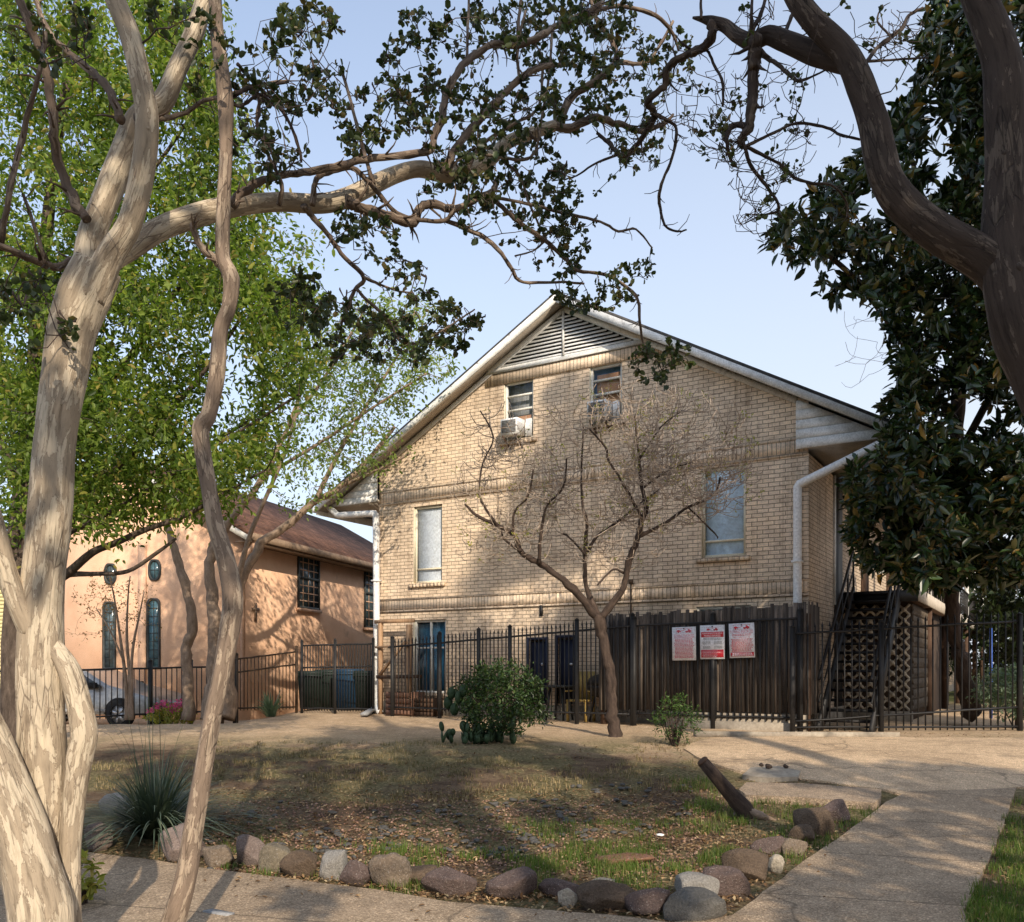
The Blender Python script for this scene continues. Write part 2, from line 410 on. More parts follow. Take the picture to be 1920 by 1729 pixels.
M['bark_rough'] = mat_n('rough_grey_bark', [(.3, (.045, .033, .026)), (.6, (.12, .09, .07)), (.8, (.19, .15, .12))], 18, (1, 1, .3), rough=.95, bump=.9, bdist=.02, coord='bk')
M['bark_pale'] = mat_n('pale_bark', [(.3, (.17, .12, .085)), (.6, (.30, .22, .16)), (.8, (.42, .33, .25))], 14, (1, 1, .35), rough=.95, bump=.7, bdist=.015, coord='bk')
M['bark_brown'] = mat_n('brown_bark', [(.3, (.030, .021, .017)), (.6, (.075, .052, .04)), (.8, (.15, .11, .085))], 18, (1, 1, .3), rough=.95, bump=.8, bdist=.012, coord='bk')
M['twig'] = mat_n('dry_twig', [(.35, (.17, .125, .095)), (.6, (.50, .395, .30))], 14, rough=.9, bump=.1, coord='bk')
M['twig_dark'] = mat_n('dark_twig', [(.3, (.05, .036, .03)), (.7, (.10, .072, .06))], 14, rough=.9, bump=.1, coord='bk')
M['limb'] = mat_crape('crape_limb_bark', (.26, .20, .15), (.15, .11, .082), (.055, .04, .032), .55)
M['greycrape'] = mat_crape('grey_crape_bark', (.38, .30, .225), (.24, .18, .135), (.06, .045, .036), .52)
# leaves
M['lf_crape'] = mat_leaf('crape_leaf', [(0, (.022, .036, .013)), (.55, (.045, .064, .022)), (.85, (.085, .10, .032)), (1, (.13, .09, .035))], .45, .3)
M['lf_elm'] = mat_leaf('elm_leaf', [(0, (.05, .09, .014)), (.4, (.12, .185, .026)), (.85, (.24, .31, .055)), (1, (.36, .28, .08))], .5, .5, tcol=1.7)
M['lf_pale'] = mat_leaf('pale_leaf', [(0, (.10, .15, .035)), (.6, (.18, .25, .06)), (1, (.28, .33, .10))], .5, .45)
M['lf_mag'] = mat_leaf('magnolia_leaf', [(0, (.007, .017, .005)), (.45, (.016, .036, .009)), (.85, (.045, .075, .016)), (.95, (.11, .09, .022)), (1, (.26, .15, .03))], .28, .07, spec=.5)
M['lf_bush'] = mat_leaf('bush_leaf', [(0, (.022, .052, .012)), (.6, (.045, .095, .02)), (1, (.10, .17, .035))], .4, .25)
M['lf_round'] = mat_leaf('round_bush_leaf', [(0, (.015, .035, .010)), (.6, (.034, .068, .018)), (1, (.085, .13, .035))], .4, .2)
M['lf_dark'] = mat_leaf('dark_leaf', [(0, (.008, .014, .005)), (.7, (.02, .034, .01)), (1, (.04, .06, .02))], .5, .2)
M['lf_red'] = mat_leaf('reddish_leaf', [(0, (.14, .10, .03)), (.6, (.24, .15, .06)), (1, (.34, .18, .09))], .5, .4)
M['lf_yel'] = mat_leaf('yellow_green_leaf', [(0, (.20, .24, .03)), (.6, (.34, .34, .06)), (1, (.50, .36, .12))], .5, .4)
M['lf_grey'] = mat_leaf('grey_green_leaf', [(0, (.10, .15, .10)), (.6, (.18, .25, .17)), (1, (.30, .36, .26))], .5, .3)
M['yucca'] = mat_leaf('yucca_blade', [(0, (.045, .07, .045)), (.6, (.095, .13, .085)), (1, (.22, .24, .15))], .5, .1)
M['grass'] = mat_leaf('grass_blade', [(0, (.06, .11, .015)), (.6, (.11, .17, .03)), (.9, (.18, .2, .05)), (1, (.34, .27, .12))], .6, .35)
M['drygrass'] = mat_leaf('dry_grass_blade', [(0, (.09, .095, .03)), (.35, (.18, .14, .07)), (1, (.36, .27, .16))], .8, .2)
M['litter'] = mat_leaf('leaf_litter', [(0, (.11, .055, .025)), (.5, (.24, .14, .07)), (.85, (.36, .24, .13)), (1, (.46, .36, .22))], .9, .1)
M['cactus'] = mat_n('cactus_pad', [(.3, (.022, .042, .02)), (.7, (.05, .085, .04))], 9, rough=.6, bump=.3)
M['pink'] = mat_leaf('pink_petal', [(0, (.5, .05, .22)), (1, (.72, .16, .36))], .6, .3)

def mat_ground():
    m, nt = newmat('bed_and_dirt'); t = NT(nt)
    pos = t.coord('pos'); sp = t.n('ShaderNodeSeparateXYZ', i={0: pos}); y = sp.outputs[1]; x = sp.outputs[0]
    n0 = t.noise(pos, .8, 5, .6); n1 = t.noise(pos, 3.2, 6, .65); n2 = t.noise(pos, 24, 6, .7); n3 = t.noise(pos, 90, 3, .7)
    dirt = t.ramp(n1, [(.3, (.085, .056, .036)), (.55, (.17, .115, .075)), (.75, (.27, .19, .125))])
    sand = t.ramp(n1, [(.3, (.42, .30, .185)), (.6, (.60, .44, .29)), (.8, (.70, .54, .37))])
    yy = t.math('ADD', t.math('ADD', y, t.math('MULTIPLY', t.math('MAXIMUM', x, 0.0), .45)), t.math('MULTIPLY', t.math('SUBTRACT', n0, .5), 4.0))
    col = t.mix(t.maprange(yy, 12.2, 13.6), dirt, sand)
    lawn = t.ramp(n2, [(.3, (.07, .08, .026)), (.5, (.16, .14, .065)), (.7, (.30, .235, .14))])
    lm = t.math('MULTIPLY', t.maprange(t.math('ADD', n0, t.math('MULTIPLY', n1, .35)), .58, .72), t.maprange(y, 15.5, 13.2))
    col = t.mix(t.math('MULTIPLY', lm, .8), col, lawn)
    col = t.mix(1.0, col, t.ramp(n2, [(.28, (.55, .53, .5)), (.5, (1, 1, 1)), (.75, (1.4, 1.38, 1.3))]), 'MULTIPLY')
    col = t.mix(1.0, col, t.ramp(n3, [(.28, (.6, .6, .6)), (.72, (1.35, 1.35, 1.35))]), 'MULTIPLY')
    far = t.maprange(y, 24, 30)
    col = t.mix(far, col, (.07, .08, .03))
    h = t.math('ADD', t.math('MULTIPLY', n2, 1.0), t.math('MULTIPLY', n3, .5))
    t.out(t.bsdf(col, .95, t.bump(h, .9, .03), .1))
    return m
def mat_aggregate(name, a, b, tint=1.0):
    m, nt = newmat(name); t = NT(nt)
    pos = t.coord('pos')
    n0 = t.noise(pos, .7, 5, .6); n1 = t.noise(pos, 5, 5, .6)
    v = t.n('ShaderNodeTexVoronoi', i={'Vector': pos, 'Scale': 95.0}); n3 = t.noise(pos, 160, 3, .7)
    r = t.n('ShaderNodeSeparateColor', i={0: v.outputs['Color']}).outputs[0]
    col = t.ramp(r, [(0, a), (.5, ((a[0]+b[0])/2, (a[1]+b[1])/2, (a[2]+b[2])/2)), (.85, b), (1, (b[0]*1.5, b[1]*1.45, b[2]*1.4))])
    col = t.mix(1.0, col, t.ramp(n0, [(.3, (.74, .73, .72)), (.55, (1, 1, 1)), (.75, (1.15, 1.13, 1.1))]), 'MULTIPLY')
    col = t.mix(1.0, col, t.ramp(n1, [(.3, (.82, .81, .8)), (.6, (1.06, 1.06, 1.06))]), 'MULTIPLY')
    col = t.mix(1.0, col, t.ramp(n3, [(.3, (.72, .72, .72)), (.7, (1.25, 1.25, 1.25))]), 'MULTIPLY')
    cr = t.n('ShaderNodeTexVoronoi', feature='DISTANCE_TO_EDGE', i={'Vector': t.n('ShaderNodeVectorMath', operation='ADD', i={0: pos, 1: t.n('ShaderNodeTexNoise', i={'Vector': pos, 'Scale': 1.3}).outputs[1]}).outputs[0], 'Scale': .33}).outputs[0]
    col = t.mix(t.maprange(cr, .0, .008, .55, 0), col, (.05, .04, .03))
    sp = t.n('ShaderNodeSeparateXYZ', i={0: pos})
    jc = t.math('ADD', t.math('MULTIPLY', sp.outputs[1], .68), t.math('ADD', t.math('MULTIPLY', sp.outputs[0], .18), t.math('MULTIPLY', n1, .015)))
    jf = t.math('ABSOLUTE', t.math('SUBTRACT', t.math('FRACT', jc), .5))
    col = t.mix(t.maprange(jf, 0, .011, .75, 0), col, (.06, .045, .032))
    stn = t.noise(t.mapping(pos, (1, .6, 1)), 1.9, 6, .7)
    col = t.mix(t.maprange(stn, .54, .72, 0, .5), col, (.10, .078, .058))
    h = t.math('ADD', v.outputs['Distance'], t.math('MULTIPLY', n3, .4))
    t.out(t.bsdf(col, .9, t.bump(h, .6, .008), .2))
    return m
def mat_rock(name, a, b, scale=14, speck=(.5, .45, .4), sp=.63):
    m, nt = newmat(name); t = NT(nt)
    oc = t.coord('Object'); n1 = t.noise(oc, scale * .35, 5, .6); n2 = t.noise(oc, scale * 5, 5, .7); n3 = t.noise(oc, scale * 9, 2, .6)
    col = t.ramp(n1, [(.3, a), (.7, b)])
    col = t.mix(1.0, col, t.ramp(n2, [(.3, (.62, .62, .62)), (.7, (1.35, 1.33, 1.3))]), 'MULTIPLY')
    col = t.mix(t.maprange(n3, sp, sp + .08, 0, .7), col, speck)
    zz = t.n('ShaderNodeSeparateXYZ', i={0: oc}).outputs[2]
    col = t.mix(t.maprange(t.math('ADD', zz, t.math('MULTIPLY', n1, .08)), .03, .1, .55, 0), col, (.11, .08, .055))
    t.out(t.bsdf(col, .85, t.bump(t.math('ADD', n1, t.math('MULTIPLY', n2, .6)), 1.0, .035), .25))
    return m
M['ground'] = mat_ground()
M['walk'] = mat_aggregate('exposed_aggregate_walk', (.25, .18, .115), (.44, .335, .23))
M['slab'] = mat_aggregate('slab_concrete', (.22, .165, .115), (.38, .29, .205))
M['drive'] = mat_aggregate('aggregate_drive', (.42, .295, .18), (.68, .51, .34))
M['bed_gravel'] = mat_aggregate('red_gravel', (.15, .085, .055), (.32, .21, .15))

# ------------------------------------------------------------------ setting: ground, walk, drive
def sheet(mb, x0, x1, y0, y1, st, f):
    nx = int((x1 - x0) / st) + 1; ny = int((y1 - y0) / st) + 1
    V = [(x0 + (x1 - x0) * i / (nx - 1), y0 + (y1 - y0) * j / (ny - 1)) for j in range(ny) for i in range(nx)]
    V = [(x, y, f(x, y)) for x, y in V]
    fs = np.array([(j*nx+i, j*nx+i+1, (j+1)*nx+i+1, (j+1)*nx+i) for j in range(ny-1) for i in range(nx-1)])
    mb.add(V, fs)
def g_rough(x, y):
    q = Vector((x * 1.7, y * 1.7, 0))
    return gz(x, y) + .018 * mnoise.noise(q) + .010 * mnoise.noise(q * 3.1) - .012
mb = MB()
xs = sorted(set(list(np.arange(-9, 12.01, .16)) + [-300, -120, -60, -35, -22, -15, -11.5, 14, 18, 25, 40, 70, 130, 300]))
ys = sorted(set(list(np.arange(2.0, 24.01, .16)) + [-120, -60, -30, -15, -8, -4, -1, 1, 27, 32, 40, 55, 80, 130, 220, 400]))
V = [(x, y, g_rough(x, y)) for y in ys for x in xs]; nx = len(xs)
mb.add(V, np.array([(j*nx+i, j*nx+i+1, (j+1)*nx+i+1, (j+1)*nx+i) for j in range(len(ys)-1) for i in range(nx-1)]))
struct('ground', mb, M['ground'], True)

def ground_patch(outline, lift, st=.22, thick=.06, jit=.015, holes=None):
    """flat slab following the ground inside an outline of (x, y) points, with a cut edge"""
    pts = []
    n = len(outline)
    for i in range(n):
        a = Vector(outline[i]); b = Vector(outline[(i + 1) % n]); L = (b - a).length; k = max(1, int(L / st))
        for j in range(k):
            q = a.lerp(b, j / k)
            w = mnoise.noise(Vector((q.x * 2.3, q.y * 2.3, 3))) * jit * 2
            pts.append(Vector((q.x + w, q.y + w * .6)))
    m = len(pts)
    xs_ = [p.x for p in pts]; ys_ = [p.y for p in pts]
    inner = []
    x = min(xs_)
    while x < max(xs_):
        y = min(ys_)
        while y < max(ys_):
            inner.append(Vector((x + random.uniform(-.02, .02), y + random.uniform(-.02, .02)))); y += st * 1.3
        x += st * 1.3
    r = delaunay_2d_cdt(pts + inner, [], [list(range(m))], 1, 1e-5)
    V = [(p.x, p.y, gz(p.x, p.y) + lift + .004 * mnoise.noise(Vector((p.x * 2, p.y * 2, 1)))) for p in r[0]]
    mb = MB(); mb.add(V, [tuple(f) for f in r[2]])
    top = [(p.x, p.y, gz(p.x, p.y) + lift + .004 * mnoise.noise(Vector((p.x * 2, p.y * 2, 1)))) for p in pts]
    bot = [(a, b, c - thick - lift) for a, b, c in top]
    mb.add(top + bot, [(i, i + m, (i + 1) % m + m, (i + 1) % m) for i in range(m)])
    return mb
def gpoly(pxs): return [tuple(G(a, b))[:2] for a, b in pxs]

WALK = gpoly([(-420, 1575), (60, 1590), (150, 1600), (280, 1617), (420, 1637), (560, 1655), (700, 1672), (840, 1695), (1000, 1708), (1150, 1722), (1260, 1735),
              (1375, 1722), (1450, 1662), (1510, 1616), (1580, 1570), (1662, 1507), (1700, 1488)])
WALK += gpoly([(1905, 1480), (1884, 1540), (1852, 1620), (1806, 1712)]) + [(2.62, 4.9), (2.3, 4.0), (1.6, 3.2), (-3.8, 3.0), (-5.5, 4.2)]
struct('walkway', ground_patch(WALK, .02), M['walk'])
DRIVE = gpoly([(1690, 1492), (1648, 1482), (1500, 1462), (1395, 1448), (1325, 1428), (1290, 1412), (1285, 1398), (1340, 1384)]) + gpoly([(1500, 1381), (1690, 1383)]) \
    + [(9.5, 14.0), (14, 13.9), (24, 13.8), (24, 9.0), (9, 9.4)] + gpoly([(1910, 1478)])
struct('driveway', ground_patch(DRIVE, .012, .3, jit=.06), M['drive'])
# raised slab between bed and drive, kerb at the foot of the right fence
mb = ground_patch(gpoly([(1385, 1492), (1400, 1478), (1500, 1480), (1600, 1487), (1650, 1492), (1655, 1506), (1640, 1518), (1520, 1508), (1400, 1502)]), .07, .12, .08, .02)
whole('concrete_slab', mb, M['slab'], 'long grey concrete slab edging the bed beside the path, behind the leaning log', 'slab', tuple(G(1520, 1495)))
mb = ground_patch(gpoly([(1392, 1460), (1410, 1446), (1460, 1444), (1500, 1453), (1496, 1464), (1440, 1466)]), .05, .1, .06, .03)
whole('concrete_slab', mb, M['concrete'], 'short broken concrete piece lying on the drive edge with dark clods on it', 'slab', tuple(G(1440, 1456)))
cl = 0
for px, py, w in ((1427, 1446, .05), (1441, 1450, .07), (1473, 1449, .06)):
    pass

mb = MB()
a = G(1305, 1381); b = G(1685, 1383)
mb.prism([(0, 0), (.28, 0), (.28, .09), (0, .12)], 0, 1, lambda u, v, w: a.lerp(b, w) + Vector((0, -.05 + u, v - .03)))
whole('kerb', mb, M['concrete'], 'low concrete kerb along the drive in front of the right iron fence', 'kerb', tuple(a.lerp(b, .5)))

# ------------------------------------------------------------------ house frame
R0 = Vector((5.56, 16.5, 0)); UD = Vector((-.8557, .5173, 0)); NDIR = Vector((-.5173, -.8557, 0))
HRZ = math.atan2(UD.y, UD.x)
def WU(px, py, off=0.0):
    """pixel -> (x, z) on the gable wall plane of the house (off = distance in front of it)"""
    k = (px - CX) / F
    ox = R0.x + NDIR.x * off; oy = R0.y + NDIR.y * off
    u = (ox - k * oy) / (k * UD.y - UD.x)
    Y = oy + UD.y * u
    return u, EYE - (py - HZ) / F * Y
def HW(x, y, z): return R0 + UD * x + NDIR * y + Vector((0, 0, z))
ZP, SL, XM = 9.56, .560, 5.15
def roofz(x): return ZP - SL * abs(x - XM)
HB = .45
house = thing('brick_house', 'large tan brick two-storey house with a tall white louvred gable and outside stairs', 'house', tuple(R0 + Vector((0, 0, 0))), HRZ)
W_ = 10.34; DEEP = -34.0

def rect(px0, py0, px1, py1):
    """pixel corners (left-top, right-bottom of a window) -> x0, x1, z0, z1 on wall"""
    u0, _ = WU(px0, 1000); u1, _ = WU(px1, 1000); um = (px0 + px1) / 2
    _, zt = WU(um, py0); _, zb = WU(um, py1)
    return min(u0, u1), max(u0, u1), zb, zt
WIN = {'attic_a': rect(945, 713, 1000, 824), 'attic_b': rect(1105, 683, 1166, 793), 'mid_a': rect(775, 948, 829, 1093), 'mid_b': rect(1315, 875, 1398, 1044),
       'low_a': rect(775, 1162, 836, 1300), 'low_b': rect(1304, 1136, 1408, 1230)}
DOORS = [rect(992, 1200, 1024, 1320), rect(1046, 1196, 1078, 1320)]
holes = list(WIN.values()) + DOORS
def wall_with_holes(outline, holes, y, f):
    pts = [Vector(p) for p in outline]; faces = [list(range(len(pts)))]; edges = []
    for x0, x1, z0, z1 in holes:
        k = len(pts); pts += [Vector(p) for p in ((x0, z0), (x1, z0), (x1, z1), (x0, z1))]
        edges += [(k, k+1), (k+1, k+2), (k+2, k+3), (k+3, k)]
    r = delaunay_2d_cdt(pts, edges, faces, 1, 1e-5)
    tri = []
    for t in r[2]:
        c = sum((r[0][i] for i in t), Vector((0, 0))) / len(t)
        if any(x0 < c.x < x1 and z0 < c.y < z1 for x0, x1, z0, z1 in holes): continue
        tri.append(tuple(t))
    mb = MB(); mb.add([f(p.x, p.y, y) for p in r[0]], tri)
    for x0, x1, z0, z1 in holes:
        q = [(x0, z0), (x1, z0), (x1, z1), (x0, z1)]
        mb.add([f(a, b, y) for a, b in q] + [f(a, b, y - .13) for a, b in q], [(i, (i + 1) % 4, (i + 1) % 4 + 4, i + 4) for i in range(4)])
    return mb
FX = lambda x, z, y: (x, y, z)
vz = WU(1050, 678)[1]        # foot of the louvred vent
wall_with_holes([(0, HB + .3), (W_, HB + .3), (W_, roofz(W_) - .06), (XM, ZP - .07), (0, roofz(0) - .06)], holes, 0, FX).build('wall', M['brick_x'], house)
mb = MB()
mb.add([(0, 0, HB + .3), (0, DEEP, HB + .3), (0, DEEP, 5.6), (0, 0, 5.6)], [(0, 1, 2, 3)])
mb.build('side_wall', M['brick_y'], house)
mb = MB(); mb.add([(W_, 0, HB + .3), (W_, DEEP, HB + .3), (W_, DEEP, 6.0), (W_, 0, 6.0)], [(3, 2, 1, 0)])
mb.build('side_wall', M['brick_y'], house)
MB().box((-.03, .03, HB - .3), (W_ + .03, DEEP, HB + .295)).build('foundation', M['concrete'], house)
# brick bands
def band(z0, z1, x0, x1, proud=.022):
    MB().box((x0, .002, z0), (x1, proud, z1)).build('soldier_course', M['soldier'], house)
for zc in (5.635, 2.98):
    band(zc, zc + .235, .02, W_ - .02)
    mb = MB(); mb.box((.015, .002, zc + .238), (W_ - .015, .036, zc + .285)); mb.box((.015, .002, zc - .055), (W_ - .015, .032, zc - .004))
    mb.build('ledge_course', M['brick_x'], house)
dx = (ZP - .2 - vz) / SL
band(vz - .25, vz - .01, XM - dx - .25, XM + dx + .1, .03)
# louvred vent
vent = MB().prism([(XM - dx, vz), (XM + dx, vz), (XM, vz + dx * SL)], .004, .012, FX).build('gable_vent', M['dark'], house)
mb = MB(); nsl = 11
for i in range(nsl):
    z = vz + .14 + (dx * SL - .3) * i / (nsl - 1); hw = dx - (z - vz) / SL - .12
    if hw > .08: mb.bar((XM - hw, .05, z), (XM + hw, .05, z), .072, .016, (0, .72, .69))
mb.build('louvre_slats', M['whitenew'], vent)
mb = MB()
mb.prism([(XM - dx - .1, vz), (XM + dx + .1, vz), (XM + dx - .06, vz + .1), (XM - dx + .06, vz + .1)], .013, .075, FX)
mb.bar((XM, .085, vz + .09), (XM, .085, vz + dx * SL - .05), .05, .03, (0, 1, 0))
for s in (-1, 1): mb.bar((XM + s * (dx - .02), .05, vz + .06), (XM + s * .02, .05, vz + dx * SL - .02), .07, .09, (0, 0, 1))
mb.build('vent_frame', M['white'], vent)
# roof, soffits, rake boards
E0, E1 = -1.55, 12.1; FO = .42
roof = None
mb = MB()
for xe in (E0, E1):
    mb.add([(xe, FO, roofz(xe)), (XM, FO, ZP), (XM, DEEP - .5, ZP), (xe, DEEP - .5, roofz(xe)),
            (xe, FO, roofz(xe) + .07), (XM, FO, ZP + .07), (XM, DEEP - .5, ZP + .07), (xe, DEEP - .5, roofz(xe) + .07)],
           [(0, 1, 2, 3), (7, 6, 5, 4), (0, 4, 5, 1), (2, 6, 7, 3), (3, 7, 4, 0)])
roof = mb.build('roof', M['shingle'], house)
for xe, s in ((E0, 1), (E1, -1)):
    mb = MB(); th = .155
    a = (xe, roofz(xe)); b = (XM, ZP)
    mb.prism([(a[0], a[1] - th), (b[0], b[1] - th * 1.13), (b[0], b[1]), (a[0], a[1])], FO - .02, FO + .022, FX)
    mb.build('rake_board', M['white'], house)
    mb = MB()
    mb.prism([(a[0] + s * .02, a[1] - th * .6), (b[0], b[1] - th * .66), (b[0], b[1] - th * .5), (a[0] + s * .02, a[1] - th * .45)], -.02, FO - .022, FX)
    mb.build('rake_soffit', M['soffit'], house)
    mb = MB()   # moulding where soffit meets brick
    xw = 0.22 if xe == E0 else W_ - .05
    mb.bar((xw, .03, roofz(xw) - .19), (XM, .03, ZP - .20), .05, .10, (0, 0, 1))
    mb.build('frieze_board', M['white'], house)
# eave ends: boarded triangles
for xe, xw, s in ((E0, .2, 1), (E1, W_ - .03, -1)):
    zb = 5.68
    mb = MB(); nb = 5
    x_out = xe + s * .12
    zt = roofz(xw) - .2
    for i in range(nb):
        z0 = zb + (zt - zb) * i / nb; z1 = zb + (zt - zb) * (i + 1) / nb - .008
        # roof underside at x
        def xa(z): return max(min(xe, xw), min(max(xe, xw), (XM - (ZP - .17 - z) / SL) if s > 0 else (XM + (ZP - .17 - z) / SL)))
        poly = [(xw, z0), (xa(z0), z0), (xa(z1), z1), (xw, z1)]
        if i == 0: poly = [(xw, z0), (x_out, z0), (xa(z0 + .12), z0 + .12), (xa(z1), z1), (xw, z1)]
        mb.prism(poly, .10 + .012 * (i % 2), .13 + .006 * ((nb - i) % 3), FX)
    mb.build('eave_boards', M['white'], house)
    mb = MB(); mb.box((min(xe + s*.05, xw), .098, zb + .01), (max(xe + s*.05, xw), DEEP, zb + .05)); mb.build('eave_soffit', M['soffit'], house)
    mb = MB(); mb.box((xe - .012, FO - .05, roofz(xe) - .2), (xe + .012, DEEP, roofz(xe))); mb.build('fascia', M['white'], house)
    mb = MB(); mb.box((xe - s * .13, FO, roofz(xe) - .13), (xe - s * .014, DEEP, roofz(xe) - .01)); mb.build('gutter', M['whitenew'], house)
# downspouts
zl = WU(705, 975)[1]
def spout(pts, name='downspout'):
    mb = MB(); c = []
    for i in range(len(pts)):
        p = Vector(pts[i])
        if 0 < i < len(pts) - 1:
            a = Vector(pts[i - 1]); b = Vector(pts[i + 1])
            c += [p.lerp(a, .12 / max(.12, (a - p).length)), p.lerp(a, .04 / max(.05, (a - p).length)), p.lerp(b, .04 / max(.05, (b - p).length)), p.lerp(b, .12 / max(.12, (b - p).length))]
        else: c.append(p)
    mb.tube(c, [.082] * len(c), 8)
    for f in (.35, .75):
        p = Vector(pts[2]).lerp(Vector(pts[-2]), f); mb.box((p.x - .095, p.y - .095, p.z - .02), (p.x + .095, p.y + .095, p.z + .02))
    return mb.build(name, M['whitenew'], house, True)
spout([(11.95, .12, 5.72), (11.6, .12, 5.45), (10.32, .16, 5.38), (10.28, .16, .62), (10.02, .36, .48)])
spout([(-1.62, .3, 5.75), (-1.5, .3, 5.62), (.17, .14, 5.0), (.17, .14, .9), (.17, .3, .62)])
# windows
def window(key, kind):
    x0, x1, z0, z1 = WIN[key]
    fm = M['cream'] if kind == 'blind' else M['frame']
    mb = MB(); w = .055; y0, y1 = -.128, -.055
    mb.box((x0, y0, z0), (x0 + w, y1, z1)); mb.box((x1 - w, y0, z0), (x1, y1, z1))
    mb.box((x0 + w, y0, z1 - w), (x1 - w, y1, z1)); mb.box((x0 + w, y0, z0), (x1 - w, y1, z0 + w))
    h = z1 - z0
    rails = {'attic': (.30, .52, .76), 'blind': (.185,), 'low': (.62,)}[kind]
    for r in rails: mb.box((x0 + w, y0 + .01, z0 + h * r - .02), (x1 - w, y1 - .006, z0 + h * r + .02))
    if kind == 'low': mb.box(((x0 + x1) / 2 - .025, y0 + .01, z0 + w), ((x0 + x1) / 2 + .025, y1 - .004, z1 - w))
    win = mb.build('window', fm, house)
    # lit jamb lining on the left reveal (side towards +x)
    MB().box((x1 - .012, -.054, z0 + .002), (x1 - .002, -.004, z1 - .002)).build('jamb', M['cream'], win)
    g = MB(); g.add([(x0 + w, -.088, z0 + w), (x1 - w, -.088, z0 + w), (x1 - w, -.088, z1 - w), (x0 + w, -.088, z1 - w)], [(3, 2, 1, 0)])
    g.build('pane', M['glass'] if kind == 'blind' and key == 'mid_b' else M['glass_clear'], win)
    if kind == 'blind':
        mb = MB(); n = int(h / .028)
        for i in range(n):
            z = z0 + w + .01 + (h - 2 * w - .02) * (i + .5) / n
            mb.bar((x0 + w + .01, -.125, z), (x1 - w - .01, -.125, z), .031, .003, (0, .93, .36))
        mb.box((x0 + .06, -.17, z1 - w - .045), (x1 - .06, -.135, z1 - w - .005))
        mb.build('blind', M['blind'] if key == 'mid_a' else M['blind_sky'], win)
        MB().box((x0, -.30, z0), (x1, -.24, z1)).build('shade', M['curtain'], win)
    elif kind == 'attic':
        mb = MB(); 
        MB().box((x0 + .10 if key == 'attic_b' else x0 + .12, -.15, z0 + .1), (x1 - .12, -.14, z1 - (.16 if key == 'attic_b' else h * .58))).build('cardboard', M['card'], win)
        MB().box((x0, -.30, z0), (x1, -.24, z1)).build('curtain', M['curtain'] if key == 'attic_a' else M['bluetrim'], win)
    else:
        MB().box((x0, -.30, z0), (x1, -.24, z1)).build('curtain', M['bluecloth'] if key == 'low_a' else M['dark'], win)  # in low_b a near-black sheet stands in for the unlit room
    # brick sill, stepped bricks
    mb = MB(); n = max(4, int((x1 - x0 + .2) / .1))
    for i in range(n):
        a = x0 - .1 + (x1 - x0 + .2) * i / n
        mb.box((a + .006, .0, z0 - .095), (a + (x1 - x0 + .2) / n - .006, .075, z0 - .008))
    mb.build('sill', M['brick_x'], win)
    return win
window('attic_a', 'attic'); window('attic_b', 'attic'); window('mid_a', 'blind'); window('mid_b', 'blind'); window('low_a', 'low'); window('low_b', 'low')
for x0, x1, z0, z1 in DOORS:
    mb = MB(); mb.box((x0, -.11, HB + .3), (x1, -.06, z1 - .04))
    d = mb.build('door', M['navy'], house)
    mb = MB(); mb.box((x0 - .06, -.01, HB + .3), (x0, .03, z1 + .06)); mb.box((x1, -.01, HB + .3), (x1 + .06, .03, z1 + .06)); mb.box((x0, -.01, z1), (x1, .03, z1 + .06))
    mb.build('door_frame', M['navy'], d)
    MB().tube([(x0 + .1, -.06, HB + 1.2), (x0 + .1, -.0, HB + 1.2)], [.03, .035], 8).build('handle', M['rim'], d)
# conduit on the wall
cu, cz = WU(1184, 1085)
mb = MB(); mb.tube([(cu, .03, 3.35), (cu, .03, 2.2)], [.018, .018], 6); mb.box((cu - .04, .0, 3.32), (cu + .04, .05, 3.42)); mb.build('conduit', M['ironbrown'], house)
cu, cz = WU(1016, 1145)
mb = MB(); mb.box((cu - .03, .0, cz - .12), (cu + .03, .05, cz + .12)); mb.build('wall_lamp', M['iron'], house)
# dark doorway and trim on the right side wall
mb = MB(); mb.box((-.03, -2.35, HB + .3), (.0, -3.1, 5.6)); mb.build('corner_post', M['iron'], house)
MB().box((-.045, -2.24, 2.9), (.01, -2.32, 5.6)).build('corner_trim', M['white'], house)
# wing with pierced blocks under the balcony
LX = -1.35; LY = -3.2
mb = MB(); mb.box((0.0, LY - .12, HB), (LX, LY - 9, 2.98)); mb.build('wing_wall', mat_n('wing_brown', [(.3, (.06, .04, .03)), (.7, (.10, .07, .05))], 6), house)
mb = MB(); c = .225
def lat_cell(mb, f, a, b):
    for (p, q) in (((0, 0), (.5, .5)), ((.5, .5), (1, 1)), ((0, 1), (1, 0))):
        mb.bar(f(a + p[0]*c, b + p[1]*c, .04), f(a + q[0]*c, b + q[1]*c, .04), .045, .05, f(0, 0, 1, True))
    m = c / 2; k = .055
    mb.prism([(a+m, b+m-k), (a+m+k, b+m), (a+m, b+m+k), (a+m-k, b+m)], .0, .075, f)
ff = lambda u, v, w, vec=False: (0, 1, 0) if vec else (-u, LY - .119 + w, v)
for i in range(6):
    for j in range(10): lat_cell(mb, ff, i * c, HB + .22 + j * c)
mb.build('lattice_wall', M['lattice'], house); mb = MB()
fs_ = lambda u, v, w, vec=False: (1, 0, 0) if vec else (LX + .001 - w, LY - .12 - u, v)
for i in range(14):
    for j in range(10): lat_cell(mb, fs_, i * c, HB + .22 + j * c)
mb.build('lattice_wall', mat_n('shaded_lattice_block', [(.3, (.09, .07, .052)), (.7, (.15, .12, .09))], 6), house)  # side lattice in a darker copy, its shade put into the colour
MB().box((.0, LY - .02, HB - .1), (LX - .06, LY - .115, HB + .2)).build('plinth', M['concrete'], house)
